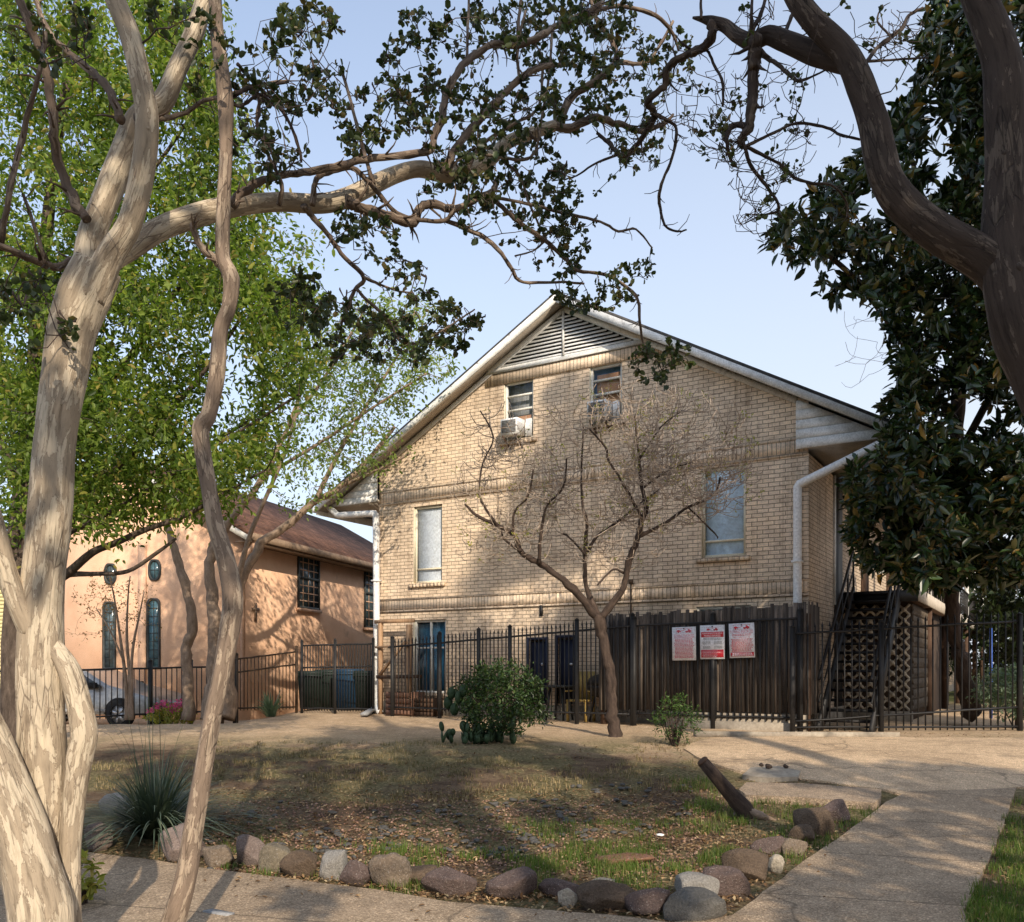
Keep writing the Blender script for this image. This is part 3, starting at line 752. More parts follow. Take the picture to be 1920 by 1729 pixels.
# balcony
mb = MB(); mb.box((-.0, -2.95, 3.0), (-1.52, DEEP + 1, 3.16)); balc = mb.build('balcony', M['darkwood'], house)
MB().box((-1.523, -2.96, 2.97), (-1.56, DEEP + 1, 3.24)).build('fascia', M['soffit'], balc)  # white board recoloured tan, its shade put into the colour
MB().box((-1.55, -2.90, 2.96), (0, -2.945, 3.2)).build('front_fascia', M['iron'], balc)
mb = MB()
for i in range(60):
    y = -3.1 - i * .5
    mb.bar((-1.5, y, 3.17), (-1.5, y, 4.1), .03)
mb.bar((-1.5, -3.0, 4.12), (-1.5, DEEP + 1, 4.12), .05); mb.build('railing', M['iron'], balc)
for y in (-6, -10, -14, -18, -22, -27):
    MB().box((-1.36, y, 3.162), (-1.50, y - .14, 5.67)).build('post', M['white'], balc)
    MB().box((-1.36, y, HB - .1), (-1.50, y - .14, 2.99)).build('post', M['darkwood'], balc)  # lower posts coloured dark to stand for the shade around them
for y in (-5.5, -9.5, -13.5, -17):
    mb = MB(); mb.box((-.0, y, 3.165), (-.03, y - .95, 5.2)); mb.build('door', M['darkwood'], balc)

# air conditioners
def aircon(key, label, tilt):
    x0, x1, z0, z1 = WIN[key]
    xc = (x0 + x1) / 2 + .05; w = .21; h = .36; zb = z0 + .06; d = .24
    ac = thing('air_conditioner', label, 'air conditioner', tuple(HW(xc, .1, zb)), HRZ, 'window air conditioners in the gable')
    mb = MB(); mb.add([(-w, -.12, 0), (w, -.12, 0), (w, d, -.02), (-w, d, -.02), (-w, -.12, h), (w, -.12, h), (w, d, h - .02), (-w, d, h - .02)],
                      [(0,3,2,1),(4,5,6,7),(0,1,5,4),(1,2,6,5),(2,3,7,6),(3,0,4,7)]); mb.build('casing', M['whitenew'], ac)
    mb = MB(); mb.box((-w + .03, d + .002, .03), (w - .03, d + .012, h - .055)); g = mb.build('grille', M['acgrille'], ac)
    mb = MB()
    for i in range(9): mb.box((-w + .03, d + .013, .04 + i * .03), (w - .03, d + .02, .05 + i * .03))
    mb.build('fins', M['grey'], g)
    mb = MB()
    for i in range(5):
        mb.box((-w - .004, .02 + i * .05, .06), (-w - .001, .04 + i * .05, h - .1)); mb.box((w + .001, .02 + i * .05, .06), (w + .004, .04 + i * .05, h - .1))
    mb.build('side_vents', M['grey'], ac)
    a = x0 - xc + .06; b = x1 - xc - .06
    for lo, hi in ((a, -w), (w, b)):
        mb = MB(); mb.box((lo, -.145, -.01), (hi, -.131, h + .02))
        for i in range(6):
            t0 = lo + (hi - lo) * i / 6; mb.box((t0, -.13, -.01), (t0 + (hi - lo) / 6 - .004, -.112, h + .02))
        mb.build('side_panel', M['whitenew'], ac)
    mb = MB(); mb.bar((-w + .05, .25, -.03), (-w + .05, -.1, -.26), .03); mb.bar((w - .05, .25, -.03), (w - .05, -.1, -.26), .03); mb.build('bracket', M['darkwood'], ac)
aircon('attic_a', 'worn white window air conditioner in the left attic window', 0)
aircon('attic_b', 'white window air conditioner in the right, blue-edged attic window', 0)

# ------------------------------------------------------------------ outside staircase
st = thing('metal_staircase', 'black metal outside staircase rising along the right side wall of the brick house', 'stairs', tuple(HW(-.7, .2, HB)), HRZ)
NS = 15; RUN = 3.15; RISE = 2.72
y_of = lambda t: -RUN * t; z_of = lambda t: RISE * t
for x in (.42, -.48):
    mb = MB(); mb.bar((x, .25, -.05), (x, -RUN - .1, RISE + .02), .06, .32, (0, 0, 1)); mb.build('stringer', M['iron'], st)
    hr = MB(); hr.bar((x, .25, .92), (x, -RUN, RISE + .95), .045, .045)
    for k in range(6):
        t = k / 5; hr.bar((x, y_of(t), z_of(t)), (x, y_of(t), z_of(t) + .97), .035)
    hr.bar((x, .25, .5), (x, -RUN, RISE + .5), .025, .025)
    hr.build('handrail', M['iron'], st)
for k in range(NS):
    t = (k + 1) / NS
    MB().box((.4, y_of(t) + .16, z_of(t) - .05), (-.46, y_of(t) - .12, z_of(t))).build('tread', M['iron'], st)
MB().box((.45, -RUN - .1, RISE - .06), (-.5, -RUN - .25, RISE + .02)).build('landing', M['iron'], st)

# ------------------------------------------------------------------ fences
def fence_iron(name, label, p0, p1, ztop0, ztop1, zb, sp=.12, posts=(0, 1), mat=None, spear=False, mid=None, pw=.018, ground=None, postw=.06, posth=.12):
    mat = mat or M['iron']; p0 = Vector((p0[0], p0[1])); p1 = Vector((p1[0], p1[1])); L = (p1 - p0).length
    g0 = gz(*p0); base = Vector((p0.x + (p1.x - p0.x) / 2, p0.y + (p1.y - p0.y) / 2, gz(*((p0 + p1) / 2))))
    f = thing(name, label, 'fence', tuple(base))
    at = lambda t: p0.lerp(p1, t)
    zt = lambda t: ztop0 + (ztop1 - ztop0) * t
    mb = MB(); n = int(L / sp)
    for i in range(1, n):
        t = i / n; q = at(t); top = zt(t) + (.13 if spear else -.01)
        lean = random.uniform(-.006, .006)
        mb.bar((q.x, q.y, zb), (q.x + lean, q.y, top), pw, pw)
        if spear: mb.add([(q.x-.022, q.y, top-.03), (q.x, q.y-.022, top-.03), (q.x+.022, q.y, top-.03), (q.x, q.y+.022, top-.03), (q.x, q.y, top+.07)], [(0,1,4),(1,2,4),(2,3,4),(3,0,4)])
    mb.build('pickets', mat, f)
    a = at(0); b = at(1)
    rails = [(ztop0, ztop1), (zb + .06, zb + .06)] + ([(ztop0 - mid, ztop1 - mid)] if mid else [])
    for r0, r1 in rails:
        k = 8; mb = MB()
        mb.tube([(a.x + (b.x-a.x)*i/k, a.y + (b.y-a.y)*i/k, r0 + (r1-r0)*i/k + (random.uniform(-.008, .008) if 0 < i < k else 0)) for i in range(k+1)], [.021]*(k+1), 4)
        mb.build('rail', mat, f)
    for t in posts:
        q = at(t); mb = MB(); mb.box((q.x - postw/2, q.y - postw/2, gz(q.x, q.y) - .2), (q.x + postw/2, q.y + postw/2, zt(t) + posth))
        mb.add([(q.x-postw*.62, q.y-postw*.62, zt(t)+posth), (q.x+postw*.62, q.y-postw*.62, zt(t)+posth), (q.x+postw*.62, q.y+postw*.62, zt(t)+posth), (q.x-postw*.62, q.y+postw*.62, zt(t)+posth), (q.x, q.y, zt(t)+posth+.05)],
               [(3,2,1,0),(0,1,4),(1,2,4),(2,3,4),(3,0,4)])
        mb.build('post', mat, f)
    return f
def gxy(px, d): return ((px - CX) / F * d, d)
fence_iron('iron_fence', 'low black iron fence in front of the silver car', gxy(-60, 16.5), gxy(440, 21.0), 1.50, 1.60, .50, .125, (0, .3, .63, .80, 1), mid=None, posth=.16, postw=.075)
fence_iron('iron_fence', 'rusty brown iron fence panel between the pale tree trunk and the bin gate', gxy(444, 21.6), gxy(556, 22.3), 1.78, 1.98, .52, .085, (0, 1), M['ironbrown'], mid=.32)
fence_iron('iron_gate', 'tall black iron gate in front of the dark bins left of the brick house', gxy(566, 22.0), gxy(700, 21.6), 2.12, 2.16, .50, .075, (0, .47, 1), mid=.55, pw=.02)
# fence in front of the gable wall, standing off it
def HFx(px, off=.85): 
    u, _ = WU(px, 1200, off); return u
fA = HW(HFx(728, .93), .93, 0); fB = HW(HFx(1186, .93), .93, 0)
fence_iron('iron_fence', 'black iron fence along the brick house behind the round bush and bare tree', fA, fB, 2.05, 2.40, .60, .10, (.02, .24, .41, .54, .8, 1), spear=True, pw=.024, postw=.085, posth=.22)
fence_iron('iron_fence', 'black iron fence panel pressed against the wooden planks that carries the tow signs', HW(HFx(1189, .93), .93, 0), HW(HFx(1500, .93), .93, 0), 2.40, 2.46, .62, .115, (0, .5, 1), pw=.026, postw=.085, posth=.15)
# wooden fence
wx0, wx1 = HFx(1128), HFx(1512); zb0, zt0 = .74, 2.74
wf = thing('wooden_fence', 'weathered black plank fence behind the three tow signs', 'fence', tuple(HW((wx0 + wx1) / 2, .85, HB)), HRZ)
oo = (wx0 + wx1) / 2
mb = MB(); x = wx1
while x < wx0:
    w = random.uniform(.06, .10); zt = zt0 - (x - wx1) / (wx0 - wx1) * .13 + random.uniform(-.05, .05); y = random.uniform(-.006, .006)
    mb.box((x - oo, y, zb0 - HB + random.uniform(-.02, .03)), (x + w - .006 - oo, y + .018, zt - HB)); x += w
mb.build('planks', M['planks'], wf)
for z in (.95, 2.45): MB().box((wx1 - oo, -.012, z - HB - .045), (wx0 - oo, -.055, z - HB + .045)).build('rail', M['darkwood'], wf)
for t in (0, .5, 1):
    x = wx1 + (wx0 - wx1) * t; MB().box((x - oo - .05, -.16, -.2), (x - oo + .05, -.06, 2.1)).build('post', M['darkwood'], wf)
mb = MB(); y = .84
while y > -.0:
    w = random.uniform(.085, .13); mb.box((wx1 - oo - .02, y - .85, zb0 - HB), (wx1 - oo - .038, y - .85 - w + .006, zt0 - HB + random.uniform(-.05, .05))); y -= w
mb.build('return_planks', M['planks'], wf)
# low wall below it
mb = MB(); mb.box((HFx(1250), .90, HB - .2), (HFx(1513), .62, .735)); mb.box((HFx(1300), .95, HB - .2), (HFx(1500), .905, .585))
whole_o = bpy.data.objects.new('retaining_wall', mb.mesh('retaining_wall', M['concrete'])); whole_o.location = R0; whole_o.rotation_euler = (0, 0, HRZ); COL.objects.link(whole_o)
tag(whole_o, 'low stained concrete wall under the black plank fence', 'wall')
fence_iron('iron_fence', 'black spear-topped iron fence in front of the outside staircase', gxy(1486, 15.6), gxy(1912, 15.9), 2.18, 2.42, .46, .135, (.0, .385, 1), spear=True, mid=1.55, pw=.02, postw=.075)

# ------------------------------------------------------------------ signs
def text_verts(body, size):
    cu = bpy.data.curves.new('t', 'FONT'); cu.body = body; cu.size = size; cu.align_x = 'CENTER'; cu.resolution_u = 2
    ob = bpy.data.objects.new('t', cu); COL.objects.link(ob)
    bpy.context.view_layer.update()
    dg = bpy.context.evaluated_depsgraph_get(); me = bpy.data.meshes.new_from_object(ob.evaluated_get(dg))
    V = [tuple(v.co) for v in me.vertices]; Fc = [tuple(p.vertices) for p in me.polygons]
    bpy.data.objects.remove(ob); bpy.data.curves.remove(cu); bpy.data.meshes.remove(me)
    return V, Fc
def put_text(mb, body, cx, cz, width, height, y):
    V, Fc = text_verts(body, 1.0)
    xs_ = [v[0] for v in V]; ys_ = [v[1] for v in V]
    sx = width / (max(xs_) - min(xs_)); sy = height / (max(ys_) - min(ys_)); mx = (max(xs_) + min(xs_)) / 2; my = (max(ys_) + min(ys_)) / 2
    mb.add([(cx - (v[0] - mx) * sx, y, cz + (v[1] - my) * sy) for v in V], Fc)
def tow_icon(mb, cx, cz, w, y):
    """small car on the hook of a tow truck, inside a thin frame"""
    def pl(pts): mb.prism([(cx - (a - .5) * w, cz + b * w) for a, b in pts], y, y + .0015, FX)
    pl([(.02, -.02), (.30, -.02), (.33, .03), (.25, .05), (.20, .10), (.08, .10), (.03, .05)])
    pl([(.60, -.04), (.98, -.04), (.98, .06), (.92, .07), (.86, .14), (.76, .14), (.76, .04), (.60, .03)])
    pl([(.30, .02), (.45, .04), (.62, .12), (.60, .14), (.44, .065), (.30, .045)])
    for a in (.13, .70, .88):
        pl([(a + .045 * math.cos(t * math.pi / 5), -.04 + .045 * math.sin(t * math.pi / 5)) for t in range(10)])
    for (p, q) in (((-.02, .19), (1.02, .205)), ((-.02, -.10), (1.02, -.085)), ((-.02, -.085), (-.008, .19)), ((1.008, -.085), (1.02, .19))):
        pl([p, (q[0], p[1]), q, (p[0], q[1])])
def lines(mb, cx, z0, z1, w, n, y, seed):
    """rows of print too small to read: short broken dashes"""
    rr = random.Random(seed)
    for i in range(n):
        z = z1 + (z0 - z1) * (i + .5) / n; h = abs(z1 - z0) / n * .52; ww = w * rr.uniform(.86, 1); x = -ww / 2
        while x < ww / 2 - .01:
            l = min(rr.uniform(.012, .045), ww / 2 - x)
            mb.box((cx - x, y, z - h / 2), (cx - x - l, y + .001, z + h / 2)); x += l + .008
def sign(px, py, rot, label, kind):
    x, z = WU(px, py, .99); w, h = .47, .635
    s = thing('tow_sign', label, 'sign', tuple(HW(x, .99, z - h / 2)), HRZ, 'towing notices on the plank fence')
    s.rotation_euler = (0, rot, HRZ)
    MB().box((-w/2, 0, 0), (w/2, .006, h)).build('panel', M['signwhite'], s)
    mb = MB(); y = .0075; red = M['signred'] if kind != 'a' else M['signpink']
    tow_icon(mb, 0, h - .085, .30 if kind != 'b' else .22, y)
    if kind == 'a':
        put_text(mb, 'TOWING ENFORCED', 0, h - .165, .40, .05, y); mb.box((-.2, y, h - .205), (.2, y + .001, h - .198))
        lines(mb, 0, .04, h - .215, .40, 15, y, 3)
    elif kind == 'c':
        put_text(mb, 'TOWING ENFORCED', 0, h - .155, .43, .055, y); lines(mb, 0, h - .235, h - .19, .40, 2, y, 4)
        put_text(mb, 'NO PARKING IN', 0, h - .258, .30, .028, y); lines(mb, 0, .11, h - .28, .42, 12, y, 5)
        mb.box((-.215, y, .03), (.215, y + .001, .10))
    else:
        mb.box((-.215, y, h - .225), (.215, y + .001, h - .125))
        mb.box((-.215, y, .03), (.215, y + .001, .175))
    mb.build('print', red, s)
    if kind == 'b':
        mw = MB(); yy = y + .002
        put_text(mw, 'ACARREAMIENTO DE GRÚA', 0, h - .15, .39, .032, yy); put_text(mw, 'TOWING ENFORCED', 0, h - .2, .32, .034, yy)
        for z in (.15, .125, .095, .07, .045): lines(mw, .04, z - .006, z + .006, .3, 1, yy, int(z * 1000))
        mw.build('white_print', M['signwhite'], s)
        mg = MB(); lines(mg, 0, h - .285, h - .235, .38, 3, y, 8)
        for cx_ in (.11, -.11): lines(mg, cx_, h - .36, h - .30, .16, 4, y, 9); lines(mg, cx_, h - .44, h - .39, .15, 3, y, 10)
        mg.build('grey_print', M['grey'], s)
    elif kind == 'c':
        mw = MB(); lines(mw, 0, .035, .095, .4, 3, y + .002, 13); mw.build('white_print', M['signwhite'], s)
    MB().tube([(0, .006, h - .03), (0, .014, h - .03)], [.014, .012], 8).build('screw', M['iron'], s)
sign(1283, 1207, .01, 'leftmost and most faded of the three red and white tow signs', 'a')
sign(1336, 1204, .008, 'middle tow sign with red banners at its top and foot', 'b')
sign(1392, 1201, .03, 'rightmost tow sign, slightly tilted and full of dense red print', 'c')

# ------------------------------------------------------------------ peach stucco building
CD = 23.0; C0 = Vector(((455 - CX) / F * CD, CD, .2)); ca = Vector((-.957, .29, 0)); cn = Vector((-.29, -.957, 0)); CRZ = math.atan2(ca.y, ca.x)
chap = thing('stucco_building', 'peach stucco chapel-like building with arched and round windows behind the left fence', 'building', tuple(C0), CRZ)
def CF(px, py):   # front plane
    k = (px - CX) / F; v = (C0.x - k * C0.y) / (k * ca.y - ca.x); Y = C0.y + ca.y * v
    return v, EYE - (py - HZ) / F * Y - C0.z
def CS(px, py):   # right plane: y local
    k = (px - CX) / F; v = (C0.x - k * C0.y) / (k * cn.y - cn.x); Y = C0.y + cn.y * v
    return v, EYE - (py - HZ) / F * Y - C0.z
CW = 7.3; ZW = 5.0; RX = 3.65; RZ_ = 7.05; SD = -12.0
MB().prism([(0, -.5), (CW, -.5), (CW, ZW), (RX, RZ_ - .1), (0, ZW)], 0, SD, FX).build('wall', M['stucco'], chap)
mb = MB(); ov = .45
for s in (1, -1):
    xe = -ov if s > 0 else CW + ov; k = (RZ_ - ZW) / RX; ze = ZW - ov * k
    mb.prism([(xe, ze), (RX, RZ_), (RX, RZ_ + .12), (xe, ze + .12)], .35, SD - .3, FX)
croof = mb.build('roof', M['redroof'], chap)
mb = MB()
for s in (1, -1):
    xe = -ov if s > 0 else CW + ov; k = (RZ_ - ZW) / RX; ze = ZW - ov * k
    mb.prism([(xe, ze - .16), (RX, RZ_ - .17), (RX, RZ_ + .0), (xe, ze + .0)], .351, .40, FX)
mb.build('rake_board', M['frame'], croof)
mb = MB(); ze = ZW - ov * (RZ_ - ZW) / RX
mb.box((-ov - .10, .3, ze - .10), (-ov - .004, SD, ze + .08)); mb.build('gutter', M['gutter'], croof)
MB().box((-ov, .33, ze - .14), (-.004, SD, ze - .11)).build('soffit', M['gutter'], croof)
dsx = .1
mb = MB(); mb.tube([(-ov - .05, .15, ze - .1), (-.2, .12, ze - .45), (-.07, .1, ze - .6), (-.07, .1, .3)], [.06]*4, 8); mb.build('downspout', M['stuccotrim'], chap, True)
MB().box((3.0, .003, -.3), (3.25, .05, ZW - .3)).build('pilaster', M['stucco'], chap)
def ring_pts(fn, n=20): return [fn(2 * math.pi * i / n) for i in range(n)]
def leaded(poly, nm, glass, cell=(.3, .3)):
    xs_ = [p[0] for p in poly]; zs_ = [p[1] for p in poly]; cx = sum(xs_)/len(xs_); cz = sum(zs_)/len(zs_)
    sc = lambda f: [(cx + (a - cx) * f, cz + (b - cz) * f) for a, b in poly]
    n = len(poly); mb = MB(); o = [(cx + (a - cx) * 1.0 + math.copysign(.05, a - cx), cz + (b - cz) + math.copysign(.05, b - cz)) for a, b in poly]
    V = [(a, .05, b) for a, b in o] + [(a, .05, b) for a, b in poly] + [(a, .002, b) for a, b in o] + [(a, .002, b) for a, b in poly]
    mb.add(V, [(i, (i+1)%n, (i+1)%n+n, i+n) for i in range(n)] + [(i+2*n, (i+1)%n+2*n, (i+1)%n, i) for i in range(n)] + [(i+n, (i+1)%n+n, (i+1)%n+3*n, i+3*n) for i in range(n)])
    w = mb.build('window', M['metaldark'], chap)
    MB().prism(poly, .004, .012, FX).build('pane', glass, w)
    mb = MB(); x0, x1, z0, z1 = min(xs_), max(xs_), min(zs_), max(zs_)
    nx_ = max(2, int(round((x1-x0)/cell[0]))); nz_ = max(2, int(round((z1-z0)/cell[1])))
    for i in range(1, nx_): 
        x = x0 + (x1-x0)*i/nx_; hh = z1 - .04 if nm != 'oval' else cz + (z1-cz)*math.sqrt(max(0, 1-((x-cx)/((x1-x0)/2))**2))
        lo = z0 + .02 if nm != 'oval' else 2*cz - hh
        mb.bar((x, .016, lo), (x, .016, hh), .02, .01, (0, 1, 0))
    for j in range(1, nz_):
        z = z0 + (z1-z0)*j/nz_; hw = (x1-x0)/2 if nm != 'oval' else (x1-x0)/2*math.sqrt(max(0, 1-((z-cz)/((z1-z0)/2))**2))
        if nm == 'arch' and z > z1 - (x1-x0)/2: hw *= math.sqrt(max(0.05, 1-((z-(z1-(x1-x0)/2))/((x1-x0)/2))**2))
        mb.bar((cx-hw+.01, .017, z), (cx+hw-.01, .017, z), .02, .01, (0, 1, 0))
    mb.build('muntins', M['metaldark'], w)
for px, py, g in ((208, 1076, M['leadglass']), (291, 1069, M['tealglass'])):
    x, z = CF(px, py); leaded([(x + .15 * math.cos(a), z + .24 * math.sin(a)) for a in [2*math.pi*i/24 for i in range(24)]], 'oval', g, (.15, .24))
for px, t, b, g in ((206, 1131, 1252, M['leadglass']), (289, 1125, 1250, M['tealglass'])):
    x, zt = CF(px, t); _, zb = CF(px, b); hw = .165
    poly = [(x - hw, zb), (x + hw, zb)] + [(x + hw * math.cos(math.pi*i/12), zt - hw + hw * math.sin(math.pi*i/12)) for i in range(13)]
    leaded(poly, 'arch', g, (.165, .24))
def side_win(pa, pb, t, b):
    y0, zt0_ = CS(pa, t); y1, _ = CS(pb, t); _, zb_ = CS((pa+pb)/2, b); _, zt_ = CS((pa+pb)/2, t)
    mb = MB(); w = .06
    mb.box((-.004, y0, zb_), (-.06, y0 - w, zt_)); mb.box((-.004, y1, zb_), (-.06, y1 + w, zt_)); mb.box((-.004, y0 - w, zt_ - w), (-.06, y1 + w, zt_)); mb.box((-.004, y0 - w, zb_), (-.06, y1 + w, zb_ + w)); mb.box((-.004, y0 - w, (zb_+zt_)/2 - .035), (-.055, y1 + w, (zb_+zt_)/2 + .035))
    wd = mb.build('window', M['metaldark'], chap)
    MB().box((-.003, y0 - w, zb_ + w), (-.012, y1 + w, zt_ - w)).build('pane', M['leadglass'], wd)
    mb = MB()
    for i in range(1, 4): y = y0 + (y1 - y0) * i / 4; mb.bar((-.02, y, zb_), (-.02, y, zt_), .03, .012, (1, 0, 0))
    for j in range(1, 8): z = zb_ + (zt_ - zb_) * j / 8; mb.bar((-.021, y0, z), (-.021, y1, z), .03, .012, (1, 0, 0))
    mb.build('muntins', M['stuccotrim'], wd)
    MB().box((-.003, y0 + .06, zb_ - .09), (-.1, y1 - .06, zb_ - .004)).build('sill', M['stuccotrim'], wd)
side_win(557, 597, 1028, 1142); side_win(682, 716, 1050, 1178)
x, z = CF(482, 1146)
mb = MB(); yq, zq = CS(478, 1148); mb.box((-.004, yq + .04, zq - .25), (-.04, yq - .04, zq + .25)); mb.box((-.004, yq + .16, zq + .04), (-.041, yq - .16, zq + .12)); mb.build('wall_cross', M['gutter'], chap)

# yellow house far left
yo = Vector(((0 - CX) / F * 30, 30, .2))
yh = thing('yellow_house', 'pale yellow clapboard house at the far left edge behind the dark trunk', 'house', tuple(yo))
mb = MB(); mb.prism([(-9, 0), (1.1, 0), (1.1, 4.6), (-4, 7.2), (-9, 4.6)], 30, 38, lambda a, b, w: (yo.x + a, w, .0 + b)); mb.build('wall', M['yellowside'], yh)
mb = MB()
for i in range(34): mb.box((yo.x - 9, 29.97, .2 + i * .13), (yo.x + 1.12, 29.99, .2 + i * .13 + .11))
mb.build('clapboards', M['yellowside'], yh)
mb = MB()
for s in (-1, 1): mb.prism([(-4 + s * 5.5, 4.35), (-4, 7.2), (-4, 7.4), (-4 + s * 5.5, 4.5)], 29.6, 38.3, lambda a, b, w: (yo.x + a, w, b))
mb.build('roof', M['shingle'], yh)
mb = MB(); mb.box((yo.x - 1.6, 29.9, 1.6), (yo.x - .5, 29.96, 3.0)); wd = mb.build('window', M['whitenew'], yh); MB().box((yo.x - 1.5, 29.88, 1.7), (yo.x - .6, 29.897, 2.9)).build('pane', M['leadglass'], wd)

# ------------------------------------------------------------------ cars behind the low fence
def car(label, loc, rz, paint):
    c = thing('parked_car', label, 'car', loc, rz)
    prof = [(-2.1, .32), (-2.15, .62), (-2.05, .82), (-1.55, .90), (-1.0, 1.24), (-.4, 1.35), (.35, 1.31), (1.0, .98), (1.35, .90), (1.95, .74), (2.12, .58), (2.1, .30)]
    mb = MB(); rings = []
    ws = [.62, .80, .86]; 
    V = []; n = len(prof)
    for yy, sc in ((-.86, .0), (-.80, .0), (.80, 0), (.86, 0)):
        pass
    for sgn, top in ((-1, 0), (1, 0)):
        pass
    def wy(z): return .86 if z < .85 else .86 - (z - .85) * .42
    for s in (-1, 1):
        for x, z in prof: V.append((x, s * wy(z), z))
    fs = [tuple(range(n - 1, -1, -1)), tuple(range(n, 2 * n))] + [(i, (i + 1) % n, (i + 1) % n + n, i + n) for i in range(n)]
    mb.add(V, fs); body = mb.build('body', paint, c)
    bv = body.modifiers.new('b', 'BEVEL'); bv.width = .05; bv.segments = 3; bv.limit_method = 'ANGLE'; bv.angle_limit = .3
    for s in (-1, 1):
        mb = MB(); q = [(-1.35, .90), (-.92, 1.19), (-.42, 1.29), (.28, 1.25), (.85, .96), (.8, .9)]
        mb.prism(q, 0, .01, lambda a, b, w: (a, s * (wy(b) + .004 + w), b)); mb.build('window', M['carglass'], c)
        mb = MB(); mb.bar((-.2, s * (wy(.92) + .016), .9), (-.25, s * (wy(1.28) + .016), 1.28), .06, .015, (0, 1, 0)); mb.build('pillar', M['tyre'], c)
        m2 = MB(); m2.box((.62, s * .88, .92), (.80, s * 1.02, 1.04)); m2.build('mirror', M['tyre'], c)
        m2 = MB(); m2.box((-.35, s * .862, .72), (-.15, s * .885, .76)); m2.build('door_handle', M['rim'], c)
        m2 = MB(); m2.box((-1.2, s * .861, .36), (1.0, s * .872, .44)); m2.build('side_trim', M['grey'], c)
        m2 = MB(); m2.box((2.0, s * .5, .58), (2.13, s * .8, .70)); m2.build('headlight', M['glass_clear'], c)
        for x in (-1.32, 1.32):
            m2 = MB()
            prof_t = [(.20, -.1), (.30, -.1), (.325, -.06), (.325, .06), (.30, .1), (.20, .1)]
            V = []; k = 24
            for r, w in prof_t:
                for i in range(k): a = 2*math.pi*i/k; V.append((x + r*math.cos(a), s*.80 + w, .32 + r*math.sin(a)))
            m2.add(V, [(i*k+j, i*k+(j+1)%k, (i+1)*k+(j+1)%k, (i+1)*k+j) for i in range(5) for j in range(k)])
            tw = m2.build('wheel', M['tyre'], c)
            m3 = MB()
            for i in range(7):
                a = 2*math.pi*i/7; m3.bar((x, s*.885, .32), (x + .2*math.cos(a), s*.885, .32 + .2*math.sin(a)), .05, .02, (0, 1, 0))
            m3.lathe([(.0, 0), (.0, 0)], (x, 0, 0), 3) if False else None
            m3.prism([(x + .205*math.cos(2*math.pi*i/20), .32 + .205*math.sin(2*math.pi*i/20)) for i in range(20)], s*.84, s*.868, FX)
            m3.build('rim', M['rim'], tw)
            m3 = MB(); m3.prism([(x + .37*math.cos(math.pi*i/12), .33 + .37*math.sin(math.pi*i/12)) for i in range(13)], s*.855, s*.867, FX); m3.build('wheel_arch', M['tyre'], c)
    return c
cp = P(250, 1330, 20.3)
car('silver sedan parked behind the low iron fence by the peach wall', (cp.x - 1.32, 20.9, gz(cp.x, 20.9)), math.radians(-8), M['silver'])
cp = P(0, 1310, 26)
car('blue car partly hidden at the far left edge behind the dark trunk', (cp.x - 2.0, 26, .2), math.radians(0), M['blue'])

# ------------------------------------------------------------------ yard things behind the fences
def bin_(px, d, label, mat, s=1.0):
    p = Vector((*gxy(px, d), 0)); p.z = gz(p.x, p.y)
    b = thing('wheeled_bin', label, 'bin', tuple(p), 0, 'wheeled bins behind the iron gate')
    mb = MB(); w0, w1, h = .26*s, .31*s, .95*s
    V = [(p.x + a*w0, p.y + c_*w0, p.z + .05) for a, c_ in ((-1,-1),(1,-1),(1,1),(-1,1))] + [(p.x + a*w1, p.y + c_*w1, p.z + h) for a, c_ in ((-1,-1),(1,-1),(1,1),(-1,1))]
    mb.add(V, [(3,2,1,0),(0,1,5,4),(1,2,6,5),(2,3,7,6),(3,0,4,7)]); mb.box((p.x-w1-.02, p.y-w1-.02, p.z+h-.06), (p.x+w1+.02, p.y+w1+.02, p.z+h)); mb.build('body', mat, b)
    mb = MB(); mb.prism([(-w1-.03, 0), (w1+.06, 0), (w1, .07), (-w1+.05, .09)], p.x-w1-.02, p.x+w1+.02, lambda u, v, w: (w, p.y+u, p.z+h+.003+v)); mb.build('lid', mat, b)
    for s2 in (-1, 1):
        mb = MB(); mb.tube([(p.x+s2*w0*.9, p.y+w0, p.z+.1), (p.x+s2*w0*1.15, p.y+w0, p.z+.1)], [.1, .1], 12); mb.build('wheel', M['tyre'], b)
bin_(585, 23.6, 'dark green wheeled bin behind the left leaf of the iron gate', M['bin'])
bin_(618, 23.8, 'dark green wheeled bin beside the gate post', M['bin'], 1.03)
bin_(655, 23.6, 'blue-grey wheeled bin behind the right leaf of the iron gate', M['binblue'], 1.05)
bin_(690, 23.5, 'dark wheeled bin closest to the white downspout', M['bin'])
